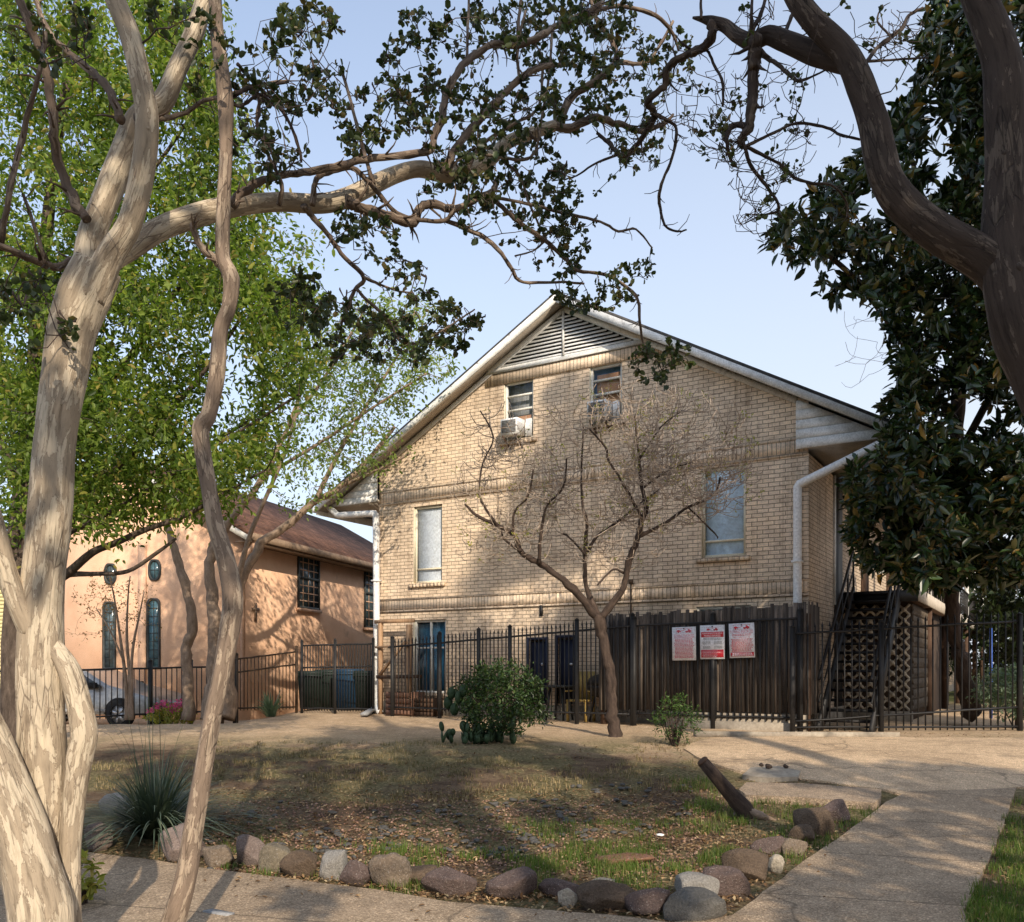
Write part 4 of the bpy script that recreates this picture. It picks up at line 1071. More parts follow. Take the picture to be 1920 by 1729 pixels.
# wooden stall frame behind the iron fence at the left corner of the house
fr = thing('timber_frame', 'pale timber frame with a diagonal brace behind the left end of the iron fence', 'frame', tuple(HW(9.6, .35, HB)), HRZ)
MB().bar((.42, 0, 0), (.42, 0, 2.2), .09).build('post', M['wood'], fr)
MB().bar((-.45, 0, 0), (-.45, 0, 2.15), .10).build('post', M['wood'], fr)
MB().bar((.6, .0, 2.24), (-.6, .0, 2.24), .05, .09).build('beam', M['wood'], fr)
MB().bar((.38, .08, .95), (-.42, .08, 1.75), .05, .07, (0, 1, 0)).build('brace', M['wood'], fr)
MB().bar((.5, .09, 1.62), (-.6, .09, 1.66), .05, .05).build('rail', M['wood'], fr)
MB().bar((.5, .05, .9), (-.85, .05, .92), .05, .08).build('shelf_edge', M['darkwood'], fr)
def crate(x, y, w, h, label, mat):
    c = thing('wooden_crate', label, 'crate', tuple(HW(x, y, HB)), HRZ)
    mb = MB()
    for i in range(4): mb.box((-w/2, w*.35, h*i/4 + .005), (w/2, w*.37, h*(i+1)/4 - .012))
    mb.build('front_boards', mat, c)
    mb = MB()
    for s in (-1, 1): mb.box((s*w/2, -w*.35, 0), (s*(w/2 - .03), w*.349, h))
    mb.box((-w/2+.03, -w*.35, 0), (w/2-.03, -w*.33, h)); mb.build('sides', mat, c)
crate(9.2, .42, .75, .55, 'reddish wooden crate low behind the iron fence near the white downspout', mat_n('reddish_wood', [(.3, (.12, .065, .045)), (.7, (.22, .12, .08))], 4, (1, 6, 6)))
crate(8.55, .38, .55, .42, 'dark wooden crate behind the iron fence below the blue-curtained window', M['darkwood'])
cx_, _ = WU(1088, 1290, .45)
ch = thing('garden_chair', 'yellow wooden garden chair behind the iron fence left of the bare tree trunk', 'chair', tuple(HW(cx_, .42, HB)), HRZ)
MB().box((-.24, -.22, .42), (.24, .22, .46)).build('seat', M['yellow'], ch)
mb = MB()
for i in range(5): mb.box((-.23 + i*.095, -.235, .46), (-.15 + i*.095, -.215, 1.05))
mb.build('backrest', M['yellow'], ch)
for sx in (-1, 1):
    for sy in (-1, 1): MB().bar((sx*.21, sy*.19, 0), (sx*.21, sy*.19, .42), .05).build('leg', M['yellow'], ch)
    MB().box((sx*.24, -.22, .62), (sx*.29, .2, .65)).build('armrest', M['yellow'], ch)
cx_, _ = WU(1062, 1270, .4)
tb = thing('patio_table', 'dark round patio table behind the iron fence beside the yellow chair', 'table', tuple(HW(cx_ + .25, .25, HB)), HRZ)
MB().lathe([(.40, .70), (.42, .72), (.42, .74), (.40, .75)], (0, 0, 0), 20).build('tabletop', M['metaldark'], tb)
for k in range(4):
    a = math.pi/4 + k*math.pi/2; MB().bar((.3*math.cos(a), .3*math.sin(a), 0), (.2*math.cos(a), .2*math.sin(a), .7), .035).build('leg', M['metaldark'], tb)
cx_, _ = WU(1128, 1290, .4)
gr = thing('kettle_grill', 'black kettle grill behind the iron fence just right of the bare tree trunk', 'grill', tuple(HW(cx_, .4, HB)), HRZ)
MB().lathe([(.05, .5), (.22, .55), (.30, .70), (.31, .76)], (0, 0, 0), 16).build('bowl', M['iron'], gr, True)
MB().lathe([(.31, .765), (.27, .9), (.14, .98), (.02, 1.0)], (0, 0, 0), 16).build('lid', M['iron'], gr, True)
for k in range(3):
    a = k*2*math.pi/3; MB().bar((.28*math.cos(a), .28*math.sin(a), 0), (.14*math.cos(a), .14*math.sin(a), .56), .03).build('leg', M['iron'], gr)
# splash trough, blue pole, drain plate, log, flat stone
a = G(682, 1344); b = G(712, 1332)
mb = MB(); mb.bar(a + Vector((0, 0, .05)), b + Vector((0, 0, .14)), .16, .05)
whole('splash_trough', mb, M['grey'], 'grey splash trough on the ground at the foot of the white downspout', 'trough', tuple(a))
p = Vector((*gxy(1858, 19.5), 0)); p.z = gz(p.x, p.y)
bp = thing('blue_pole', 'thin bright blue pole at the far right behind the iron fence', 'pole', tuple(p))
mb = MB(); mb.tube([p, p + Vector((0, 0, 1.2)), p + Vector((0, 0, 2.0))], [.035, .035, .03], 8); mb.build('shaft', M['bluepole'], bp); mb = MB(); mb.box((p.x-.06, p.y-.06, p.z+1.0), (p.x+.06, p.y+.06, p.z+1.03)); mb.build('collar', M['bluepole'], bp)
p = G(408, 1719); 
mb = MB(); q = [G(380, 1716), G(398, 1712), G(440, 1720), G(424, 1724)]
mb.add([v + Vector((0, 0, .030)) for v in q] + [v + Vector((0, 0, .0)) for v in q], [(0,1,2,3),(0,4,5,1),(1,5,6,2),(2,6,7,3),(3,7,4,0)])
whole('metal_plate', mb, M['grey'], 'narrow dark metal plate set flat in the walkway at the bottom', 'plate', tuple(p))

def rock_mesh(sx, sy, sz, seed, angular=0.0, sub=3, sink=.2):
    bm = bmesh.new(); bmesh.ops.create_icosphere(bm, subdivisions=sub, radius=1)
    rr = random.Random(seed)
    planes = [(Vector((rr.gauss(0, 1), rr.gauss(0, 1), rr.gauss(0, .8))).normalized(), rr.uniform(.58, .82)) for _ in range(int(7 + angular * 12))]
    off = Vector((seed * 3.7, seed * 1.3, 0))
    for v in bm.verts:
        c = v.co.copy()
        c *= 1 + .24 * mnoise.noise(c * .9 + off) + .12 * mnoise.noise(c * 2.2 + off) + .06 * mnoise.noise(c * 5 + off) + .035 * mnoise.noise(c * 11 + off)
        for n_, d_ in planes:
            k = c.dot(n_) - d_
            if k > 0: c -= n_ * k * (.78 + .2 * angular)
        v.co = Vector((c.x * sx, c.y * sy, (c.z + 1 - sink) * sz))
    V = [tuple(v.co) for v in bm.verts]; Fc = [tuple(v.index for v in f.verts) for f in bm.faces]; bm.free()
    mb = MB(); mb.add(V, Fc); return mb
ROCKS = {
 'pink': mat_rock('pink_granite', (0.244, 0.185, 0.159), (0.340, 0.270, 0.237), 18, (0.133, 0.089, 0.074), .60),
 'tan': mat_rock('tan_stone', (0.148, 0.111, 0.081), (0.244, 0.192, 0.141), 10),
 'maroon': mat_rock('maroon_stone', (0.092, 0.065, 0.058), (0.163, 0.118, 0.104), 12),
 'rose': mat_rock('rose_stone', (0.178, 0.133, 0.115), (0.252, 0.200, 0.174), 16),
 'olive': mat_rock('olive_tan_stone', (0.163, 0.133, 0.092), (0.244, 0.207, 0.148), 8),
 'brown': mat_rock('brown_stone', (0.089, 0.063, 0.044), (0.155, 0.111, 0.078), 12, (0.237, 0.185, 0.133)),
 'pale': mat_rock('pale_grey_stone', (0.252, 0.237, 0.215), (0.370, 0.348, 0.318), 16, (0.148, 0.133, 0.118), .6),
 'cream': mat_rock('cream_stone', (0.370, 0.318, 0.244), (0.474, 0.422, 0.340), 12, (0.222, 0.178, 0.118), .66),
 'grey': mat_rock('dark_grey_stone', (0.089, 0.085, 0.078), (0.163, 0.155, 0.141), 12, (0.222, 0.215, 0.200)),
 'slate': mat_n('slate_pebble', [(.3, (.05, .047, .043)), (.7, (.12, .112, .10))], 9, rough=.7, bump=.1),
}
BOULD = [ # px centre, px foot, px width, px height, kind, angular, label
 (331, 1619, 98, 66, 'pink', .9, 'large angular pink granite boulder behind the foot of the thin tree stem'),
 (404, 1630, 68, 48, 'tan', .7, 'tan angular boulder just right of the thin tree stem'),
 (466, 1626, 62, 57, 'rose', .1, 'round rosy boulder standing upright between the tan and the olive boulders'),
 (513, 1637, 74, 50, 'olive', .1, 'smooth olive-tan egg-shaped boulder next to the dark striped one'),
 (561, 1647, 76, 47, 'brown', .3, 'dark brown striated boulder left of the pale grey one'),
 (625, 1650, 60, 54, 'pale', .2, 'pale grey speckled boulder, brightest in the left half of the border'),
 (664, 1661, 62, 44, 'maroon', .1, 'small maroon boulder in front of the pale grey one'),
 (731, 1664, 84, 58, 'tan', .1, 'tall rounded tan-brown boulder with a shadow across its top'),
 (783, 1660, 92, 34, 'brown', .4, 'low flat brown boulder sunk between the tan and the dark maroon boulders'),
 (838, 1683, 104, 54, 'maroon', .8, 'broad dark maroon boulder with a sharp ridge'),
 (962, 1687, 100, 54, 'maroon', .2, 'broad rounded reddish-brown boulder at the middle of the border'),
 (1050, 1684, 92, 34, 'maroon', .4, 'low flat maroon boulder behind the small cream stone'),
 (1066, 1699, 46, 34, 'cream', .3, 'small cream stone in front of the low flat maroon boulder'),
 (1140, 1709, 108, 50, 'brown', .2, 'large dark brown boulder right of the small cream stone'),
 (1130, 1662, 52, 16, 'pale', .2, 'pale stone cap almost buried behind the dark brown boulder'),
 (1214, 1718, 98, 46, 'maroon', .5, 'dark maroon boulder left of the grey corner boulder'),
 (1313, 1688, 118, 46, 'pale', .3, 'large whitish boulder behind the grey corner boulder'),
 (1318, 1733, 126, 58, 'grey', .1, 'large dark grey boulder at the front corner of the border'),
 (1362, 1684, 104, 52, 'maroon', .1, 'wide maroon boulder between the whitish and the biggest brown boulder'),
 (1405, 1652, 100, 54, 'brown', .2, 'big grey-brown boulder on the path side of the corner'),
 (1457, 1637, 32, 30, 'cream', .2, 'small round cream stone on the path edge'),
 (1446, 1604, 64, 34, 'maroon', .3, 'low dark maroon boulder behind the small round cream stone'),
 (1490, 1606, 60, 34, 'tan', .5, 'pale tan flat-topped boulder on the path edge'),
 (1511, 1582, 54, 32, 'brown', .2, 'dark brown boulder behind the pale tan flat-topped one'),
 (1530, 1570, 82, 56, 'brown', .3, 'large brown boulder near the far end of the path border'),
 (1572, 1544, 70, 42, 'maroon', .7, 'red-brown jagged boulder at the far end beside the slab'),
 (176, 1594, 60, 54, 'rose', .4, 'dusty rose boulder between the yucca and the big left trunk'),
 (208, 1530, 70, 40, 'pale', .4, 'pale boulder half hidden behind the yucca at the left'),
 (1420, 1535, 46, 16, 'rose', .5, 'thin flat reddish stone at the foot of the leaning log'),
 (1386, 1532, 22, 14, 'rose', .5, 'little rosy stone left of the leaning log foot'),
]
for i, (px, py, w, h, kd, ang, lab) in enumerate(BOULD):
    p = G(px, py); d = p.y; sx = w / F * d / 2; sz = h / F * d / 1.72; sy = max(sx * .72, sz * .8)
    mb = rock_mesh(sx * 1.12, sy, sz * 1.14, i * 7.3 + 2, min(1, ang + .25), 4, .32)
    base = (p.x, p.y + sy * .75, gz(p.x, p.y) - .01)
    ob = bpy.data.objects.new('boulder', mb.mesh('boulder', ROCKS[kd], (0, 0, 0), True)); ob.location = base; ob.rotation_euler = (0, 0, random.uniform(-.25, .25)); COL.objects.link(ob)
    tag(ob, lab, 'boulder', 'boulders edging the planting bed')
    me = ob.data
p = G(1170, 1622)
mb = rock_mesh(.30, .17, .045, 91, .8, 3, .5)
ob = bpy.data.objects.new('flat_stone', mb.mesh('flat_stone', mat_rock('red_flagstone', (.17, .085, .05), (.27, .14, .085), 8), (0, 0, 0), False)); ob.location = (p.x, p.y + .12, p.z); COL.objects.link(ob)
tag(ob, 'flat reddish flagstone lying in the grass of the bed', 'stone')
p = G(1238, 1572); mb = rock_mesh(.05, .03, .015, 12, .8, 2, .3)
ob = bpy.data.objects.new('paper_scrap', mb.mesh('paper_scrap', M['whitenew'])); ob.location = (p.x, p.y, p.z + .02); COL.objects.link(ob)
tag(ob, 'tiny white paper scrap in the grass of the bed', 'litter')
# leaning log
p0 = G(1408, 1532); dd = p0.y
pts = [p0 + Vector((.02, .05, -.12)), P(1395, 1515, dd), P(1372, 1490, dd - .02), P(1346, 1460, dd - .05), P(1318, 1428, dd - .08)]
lg = thing('leaning_log', 'dark weathered log stuck slantwise in the bed beside the concrete slab', 'log', tuple(p0))
mb = MB(); mb.tube(pts, [.115, .09, .075, .068, .062], 14, .10, True, 4.0, 6); mb.build('stem', M['bark_brown'], lg, True)
mb = MB(); mb.tube([pts[-1] + Vector((-.001, 0, .002)), pts[-1] + Vector((-.012, -.002, .014))], [.06, .052], 12); mb.build('cut_end', M['darkwood'], lg)
mb = MB(); mb.tube([P(1396, 1516, dd - .03), P(1420, 1528, dd - .05), P(1455, 1540, dd - .1)], [.05, .045, .02], 8, .2); mb.build('root', M['bark_pale'], lg, True)
for px, py, w in ((1427, 1446, .035), (1441, 1450, .05), (1473, 1449, .04)):
    p = G(px, py); mb = rock_mesh(w, w*.8, w*.8, px, .6, 2, .2)
    ob = bpy.data.objects.new('dirt_clod', mb.mesh('dirt_clod', M['bark_brown'])); ob.location = (p.x, p.y, p.z + .055); COL.objects.link(ob)
    tag(ob, 'dark dirt clod lying on the short broken concrete piece', 'clod', 'dirt clods on the broken concrete')

# dark river pebbles
protos = [rock_mesh(1.0, .72, .42, 200 + k * 3.1, .15, 2, .35).mesh('pebble', ROCKS['slate'], (0, 0, 0), True) for k in range(5)]
pp = []
zones = [((390, 1520), (760, 1630), 85), ((760, 1500), (1130, 1600), 75), ((1000, 1470), (1300, 1560), 60), ((560, 1560), (1000, 1610), 50)]
rr = random.Random(5)
for (x0, y0), (x1, y1), n in zones:
    for _ in range(n):
        if rr.random() < .45 and pp: 
            q = pp[-1]; px, py = q[0] + rr.gauss(0, 14), q[1] + rr.gauss(0, 7)
        else: px, py = rr.uniform(x0, x1), rr.uniform(y0, y1)
        pp.append((px, py))
for i, (px, py) in enumerate(pp):
    p = G(px, py); s = rr.uniform(.028, .052)
    ob = bpy.data.objects.new('pebble', protos[i % 5]); ob.location = (p.x, p.y, p.z - .005); ob.scale = (s, s, s * rr.uniform(.8, 1.2)); ob.rotation_euler = (rr.uniform(-.15, .15), rr.uniform(-.15, .15), rr.uniform(0, 6.28)); COL.objects.link(ob)
    tag(ob, 'smooth dark slate river pebble lying in the planting bed', 'pebble', 'dark river pebbles scattered in the bed')

# ------------------------------------------------------------------ trees: tools
def cat(pts, sub=6):
    """Catmull-Rom through list of (Vector, radius)"""
    out = []
    n = len(pts)
    for i in range(n - 1):
        p0 = pts[max(i-1, 0)]; p1 = pts[i]; p2 = pts[i+1]; p3 = pts[min(i+2, n-1)]
        for k in range(sub):
            t = k / sub
            q = .5 * ((2*p1[0]) + (p2[0]-p0[0])*t + (2*p0[0]-5*p1[0]+4*p2[0]-p3[0])*t*t + (3*p1[0]-p0[0]-3*p2[0]+p3[0])*t**3)
            out.append((q, p1[1] + (p2[1]-p1[1])*t))
    out.append(pts[-1]); return out
class Skel:
    def __init__(s): s.p = []; s.r = []
    def addpath(s, path):
        for p, r in path: s.p.append(tuple(p)); s.r.append(r)
def limb(mb, sk, pxs, d0, d1, sides=8, rough=.08, seed=None, sub=5, wob=0.0):
    """pxs: (px, py, width_px) along a limb; depth runs d0..d1 (width in pixels of the photo)"""
    L = [0]
    for i in range(1, len(pxs)): L.append(L[-1] + math.hypot(pxs[i][0]-pxs[i-1][0], pxs[i][1]-pxs[i-1][1]))
    pts = []
    for i, q in enumerate(pxs):
        t = L[i] / max(L[-1], 1e-6); d = d0 + (d1 - d0) * t
        if wob and 0 < i < len(pxs) - 1: d += random.uniform(-wob, wob)
        pts.append((P(q[0], q[1], d), q[2] * .5 / F * d))
    path = cat(pts, sub)
    if rough >= .10 and sides < 14: path = [path[0]] + [(p + Vector((random.gauss(0, 1), random.gauss(0, 1), random.gauss(0, 1))) * r * .13, r * random.uniform(.90, 1.12)) for p, r in path[1:-1]] + [path[-1]]
    mb.tube([p for p, r in path], [r for p, r in path], sides, rough, True, random.uniform(0, 40) if seed is None else seed, 2.2)
    if sk: sk.addpath(path)
    rs_ = random.Random(int(pxs[0][0] * 7 + pxs[0][1]))
    n_b = {True: int(len(path) * .12), False: int(len(path) * (.45 if rough >= .10 and d0 < 8 else 0))}[sides >= 14 and d0 < 8]
    for _ in range(n_b):
        i = rs_.randrange(1, len(path) - 1); p, r = path[i]; t = (path[i + 1][0] - path[i - 1][0]).normalized()
        v = Vector((rs_.gauss(0, 1), rs_.gauss(0, 1), rs_.gauss(0, 1))); v = (v - t * v.dot(t)).normalized()
        if sides >= 14:      # burls and old branch scars
            w_ = r * rs_.uniform(.08, .17); a_ = p + v * r * .84
            mb.tube([a_ - t * w_ * 1.6, a_ - t * w_ * .7 + v * w_ * .35, a_ + v * w_ * .55, a_ + t * w_ * .8 + v * w_ * .3, a_ + t * w_ * 1.7], [w_ * .25, w_ * .8, w_, w_ * .75, w_ * .2], 8, .25, True, rs_.uniform(0, 30), 8)
        else:                # short spurs
            L_ = rs_.uniform(.03, .14); e_ = p + (v + t * rs_.uniform(.1, .8)).normalized() * (r + L_)
            mb.tube([p, p.lerp(e_, .6) + t * L_ * .1, e_], [max(.003, r * .35), max(.0025, r * .22), .0018], 5)
    return path
def grow(sk, targets, mb, rng, rtip=.003, k=.012, rmax=.03, wob=.12, seg=.22, sides=5, sag=0.0, rough=.0, maxd=None, minL=0.0, arc=0.0):
    """connect every target to the nearest wood with a crooked twig; returns the twigs' point lists"""
    base = np.array(sk.p); T = np.array(targets, float)
    d0 = np.array([np.min(np.sum((base - t) ** 2, axis=1)) for t in T]); order = np.argsort(d0)
    pts = list(map(tuple, sk.p)); rad = list(sk.r); arr = np.array(pts)
    cap = np.zeros((len(pts) + len(T) * 14, 3)); cap[:len(pts)] = arr; n = len(pts); twigs = []
    for idx in order:
        t = T[idx]; d = np.sum((cap[:n] - t) ** 2, axis=1); e = d * (1 + rng.random(n) * .25)
        if minL:
            e = e + np.where(d < minL * minL, 4.0, 0.0) + 3.0 * np.maximum(0, cap[:n, 2] - t[2] + .05) ** 2
        j = int(np.argmin(e)); L = math.sqrt(d[j])
        if L < .02 or (maxd and L > maxd): continue
        a = cap[j].copy(); m = max(3 if arc else 2, min(12, int(L / seg) + 1)); r0 = max(rtip, min(rad[j] * .8, rtip + k * L, rmax))
        bul = rng.normal(size=3) * L * wob; path = [a]; rs = [r0]
        if arc: bul = bul + np.array([(t - a)[0] * .25, (t - a)[1] * .25, -.22 * L * arc])
        for i in range(1, m + 1):
            f = i / m; q = a + (t - a) * f + bul * math.sin(math.pi * f) * .9 + (rng.normal(size=3) * L / m * wob * (.5 if arc else 1) if i < m else 0)
            q[2] -= sag * L * (f * f)
            path.append(q); rs.append(r0 + (rtip - r0) * f)
        mb.tube(path, rs, sides, rough, True, float(rng.random() * 30))
        for q, r in zip(path[1:], rs[1:]):
            if n < len(cap): cap[n] = q; n += 1; rad.append(r)
        twigs.append((path, rs))
    return twigs
def leaf_sprays(mb, twigs, rng, per=6, size=.06, ratio=.5, start=.35, spread=.04, flat=0.0, droop=0.0, cluster=3, blunt=.68):
    pos = []; ax = []; L = []
    for path, rs in twigs:
        m = len(path) - 1
        for i in range(per):
            f = start + (1 - start) * rng.random() if i else 1.0
            x = f * m; j = min(int(x), m - 1); q = path[j] + (path[j+1] - path[j]) * (x - j); dr = path[j+1] - path[j]; dr = dr / (np.linalg.norm(dr) + 1e-9)
            for _ in range(cluster):
                a = dr * .6 + rng.normal(size=3) * .75; a[2] -= droop
                pos.append(q + rng.normal(size=3) * spread); ax.append(a); L.append(size * rng.uniform(.45, 1.35))
    L = np.array(L); mb.leaves(pos, ax, L, L * ratio, flat=flat, rng=rng, blunt=blunt)
def in_poly(px, py, poly):
    c = False; n = len(poly); j = n - 1
    for i in range(n):
        if (poly[i][1] > py) != (poly[j][1] > py) and px < (poly[j][0]-poly[i][0])*(py-poly[i][1])/(poly[j][1]-poly[i][1]) + poly[i][0]: c = not c
        j = i
    return c

# ------------------------------------------------------------------ left crape myrtle (big, several stems)
rng = np.random.default_rng(21)
base = Vector(((70 - CX) / F * 4.5, 4.5, 0))
t1 = thing('crape_myrtle', 'large smooth-barked crape myrtle with thick pale stems at left, its long limb arching overhead', 'tree', tuple(base))
sk = Skel(); mb = MB()
limb(mb, sk, [(105, 1850, 135), (92, 1729, 112), (82, 1560, 90), (78, 1351, 82), (76, 1240, 80), (80, 1130, 76), (95, 960, 74), (106, 812, 72), (124, 700, 74), (137, 620, 82), (160, 555, 90), (185, 500, 84)], 4.5, 4.5, 24, .07, 1.0, 8)
limb(mb, sk, [(168, 560, 60), (205, 480, 50), (243, 417, 44), (268, 312, 42), (275, 226, 42), (264, 156, 40), (243, 69, 38), (215, 0, 36), (180, -90, 32)], 4.48, 4.35, 16, .07, 2.0, 7)
limb(mb, sk, [(158, 560, 60), (165, 500, 52), (175, 434, 48), (208, 347, 46), (236, 278, 44), (262, 220, 42), (305, 190, 36), (335, 125, 34), (365, 60, 33), (390, -20, 30), (420, -120, 24)], 4.55, 4.9, 16, .07, 3.0, 7)
limb(mb, sk, [(60, 1850, 130), (75, 1729, 112), (48, 1600, 96), (15, 1490, 84), (-20, 1390, 72), (-70, 1280, 62), (-140, 1120, 54), (-200, 900, 46)], 4.25, 4.3, 20, .08, 5.0, 7)
limb(mb, sk, [(125, 1830, 66), (126, 1729, 46), (130, 1600, 38), (140, 1500, 42), (150, 1420, 46), (158, 1376, 46), (148, 1318, 42), (132, 1262, 40), (108, 1222, 32), (88, 1195, 24)], 4.42, 4.48, 16, .10, 6.0, 7)
limb(mb, sk, [(58, 1186, 40), (34, 1130, 38), (12, 1065, 36), (-8, 985, 34), (-40, 880, 30)], 4.45, 4.3, 12, .08, 8.0, 6)
limb(mb, sk, [(200, 490, 40), (243, 462, 44), (312, 423, 42), (382, 399, 40), (434, 387, 36), (520, 378, 34), (600, 380, 34), (650, 370, 35), (692, 350, 33), (744, 326, 30), (786, 316, 30), (834, 326, 29), (876, 319, 28), (918, 298, 26), (952, 267, 24), (987, 253, 22), (1039, 236, 20)], 4.6, 6.6, 14, .08, 9.0, 6)
trunk = mb.build('trunk', M['crape'], t1, True)
mb = MB()
LIMBS = [
 ([(163, 412, 18), (139, 375, 19), (111, 312, 18), (101, 243, 18), (90, 156, 18), (69, 80, 18), (45, 20, 16), (20, -30, 14)], 4.5, 4.3),
 ([(228, 225, 18), (210, 180, 15), (190, 150, 14), (149, 115, 13), (104, 76, 11), (80, 35, 10), (60, -30, 8)], 4.55, 4.9),
 ([(150, 480, 18), (120, 497, 14), (94, 500, 14), (49, 482, 13), (0, 460, 12), (-50, 440, 10)], 4.5, 4.2),
 ([(2, 455, 12), (21, 347, 11), (45, 243, 10), (73, 139, 9), (85, 60, 7)], 4.25, 4.1),
 ([(86, 495, 8), (66, 430, 7), (44, 365, 6)], 4.4, 4.3),
 ([(252, 220, 14), (300, 222, 10), (350, 210, 9), (380, 190, 8), (410, 183, 7), (445, 172, 6), (480, 160, 6), (540, 152, 5)], 4.6, 5.2),
 ([(1039, 236, 18), (1050, 225, 14), (1074, 180, 14), (1126, 146, 13), (1154, 115, 12), (1150, 85, 9), (1120, 40, 7), (1105, -10, 6)], 6.6, 6.9),
 ([(1039, 236, 16), (1074, 241, 15), (1109, 222, 15), (1160, 232, 12), (1202, 246, 10), (1244, 232, 8), (1262, 215, 5)], 6.6, 6.7),
 ([(434, 384, 20), (447, 366, 15), (480, 345, 14), (521, 330, 13), (580, 322, 13), (640, 310, 13), (700, 296, 14), (800, 285, 14), (814, 255, 13), (827, 226, 14), (834, 190, 14), (845, 160, 14), (866, 125, 13), (895, 100, 13), (925, 83, 13), (970, 85, 12), (1005, 73, 12), (1039, 52, 11), (1091, 28, 10), (1130, 5, 9)], 5.0, 6.2),
 ([(834, 325, 18), (848, 288, 14), (883, 243, 13), (918, 205, 13), (952, 170, 12), (1005, 128, 11), (1050, 122, 8)], 5.75, 6.1),
 ([(650, 375, 22), (672, 388, 19), (709, 399, 18), (750, 412, 18), (776, 416, 17), (782, 398, 15), (807, 382, 15), (855, 392, 14), (890, 375, 13), (925, 357, 12), (928, 338, 5)], 5.4, 6.0),
 ([(585, 385, 12), (590, 350, 10), (600, 330, 10), (640, 317, 10), (668, 319, 9), (702, 354, 9), (744, 399, 8), (789, 413, 8), (834, 413, 8), (860, 388, 7), (918, 371, 6), (987, 382, 6), (1056, 399, 6), (1126, 416, 5), (1160, 434, 5), (1192, 430, 4), (1223, 465, 3)], 5.3, 6.3),
 ([(834, 413, 9), (900, 441, 8), (935, 469, 8), (959, 503, 7), (980, 529, 6), (1056, 529, 5), (1095, 532, 4)], 5.8, 6.2),
 ([(922, 360, 9), (935, 382, 9), (973, 416, 9), (1022, 451, 8), (1056, 482, 8), (1084, 508, 7), (1140, 517, 6), (1192, 555, 6), (1199, 600, 5), (1205, 640, 4), (1216, 672, 3)], 6.0, 6.4),
 ([(570, 386, 14), (585, 405, 10), (607, 430, 9), (640, 475, 9), (682, 520, 8), (665, 545, 8), (648, 585, 7), (640, 610, 5)], 5.3, 5.6),
 ([(682, 520, 7), (710, 532, 5), (744, 545, 4), (775, 549, 3)], 5.5, 5.6),
 ([(668, 540, 7), (682, 557, 6), (727, 599, 6), (748, 637, 5), (779, 644, 5), (820, 625, 4), (860, 600, 3), (890, 580, 3)], 5.5, 5.7),
 ([(700, 345, 9), (690, 310, 8), (672, 245, 7), (655, 180, 6), (640, 130, 5)], 5.6, 5.8),
 ([(522, 385, 10), (528, 345, 8), (500, 285, 6), (482, 225, 5), (490, 180, 5)], 5.2, 5.1),
 ([(875, 320, 9), (905, 270, 7), (965, 232, 6), (1010, 200, 5), (1018, 120, 5)], 6.0, 6.4),
 ([(875, 108, 6), (877, 50, 5), (880, -10, 5)], 5.9, 6.0),
 ([(970, 83, 8), (972, 40, 6), (978, -10, 6)], 6.0, 6.1),
 ([(974, 146, 6), (970, 90, 6), (985, 20, 5)], 6.0, 6.1),
 ([(990, 250, 8), (1010, 262, 6), (1014, 230, 5), (1030, 140, 5), (1035, 60, 5)], 6.4, 6.5),
 ([(1154, 115, 8), (1210, 118, 6), (1240, 80, 6), (1262, 40, 5)], 6.8, 7.0),
 ([(838, 330, 7), (860, 300, 5), (905, 290, 5), (980, 300, 6), (1005, 280, 5), (1012, 240, 4)], 5.8, 6.2),
 ([(940, 300, 6), (975, 330, 5), (990, 375, 5), (1010, 420, 4), (1040, 480, 3)], 6.3, 6.3),
 ([(1022, 451, 5), (1000, 470, 3), (965, 480, 3)], 6.2, 6.1),
 ([(1090, 28, 8), (1160, 12, 7), (1230, 30, 7), (1262, 65, 6), (1272, 95, 5)], 6.3, 6.9),
]
for pxs, a, b in LIMBS: limb(mb, sk, pxs, a, b, 8, .10, None, 5, .05)
# leafy twigs: regions of the picture where the foliage hangs, spread over depth
REG = [ # px, py, rx, ry, n, depth, spread
 (560, 60, 80, 60, 34, 5.2, .5), (510, 200, 70, 90, 22, 5.1, .4), (690, 220, 60, 90, 34, 5.6, .5), (770, 110, 70, 90, 40, 5.7, .5), (620, 160, 60, 60, 18, 5.3, .4),
 (790, 190, 60, 60, 34, 5.8, .5), (900, 60, 90, 60, 40, 6.0, .5), (1020, 60, 90, 70, 66, 6.4, .6), (1120, 60, 90, 70, 66, 6.6, .6), (1060, 170, 90, 80, 66, 6.5, .6),
 (1180, 150, 70, 80, 36, 6.8, .5), (900, 230, 80, 80, 50, 6.1, .5), (990, 220, 70, 70, 40, 6.3, .5), (870, 290, 70, 60, 30, 6.0, .5), (1000, 320, 70, 50, 30, 6.3, .5),
 (870, 340, 90, 40, 26, 6.0, .5), (950, 410, 80, 60, 30, 6.1, .4), (1060, 380, 70, 60, 42, 6.2, .4), (1040, 470, 60, 50, 26, 6.2, .4), (1100, 560, 60, 30, 26, 6.2, .3), (1180, 520, 50, 40, 16, 6.3, .3),
 (690, 440, 70, 60, 26, 5.5, .4), (760, 520, 60, 50, 16, 5.6, .4), (640, 620, 70, 60, 46, 5.5, .4), (740, 640, 70, 50, 42, 5.6, .4), (850, 610, 55, 50, 42, 5.7, .3), (570, 560, 60, 60, 26, 5.4, .4),
 (1245, 680, 70, 42, 34, 6.4, .3), (1200, 270, 60, 50, 16, 6.7, .4), (510, 290, 50, 50, 10, 5.1, .3), (1250, 110, 50, 60, 22, 6.8, .4), (30, 560, 70, 60, 18, 4.4, .4), (90, 60, 90, 60, 22, 4.6, .4), (330, 40, 60, 50, 12, 5.0, .4), (110, 640, 60, 40, 10, 4.3, .25)]
targets = []
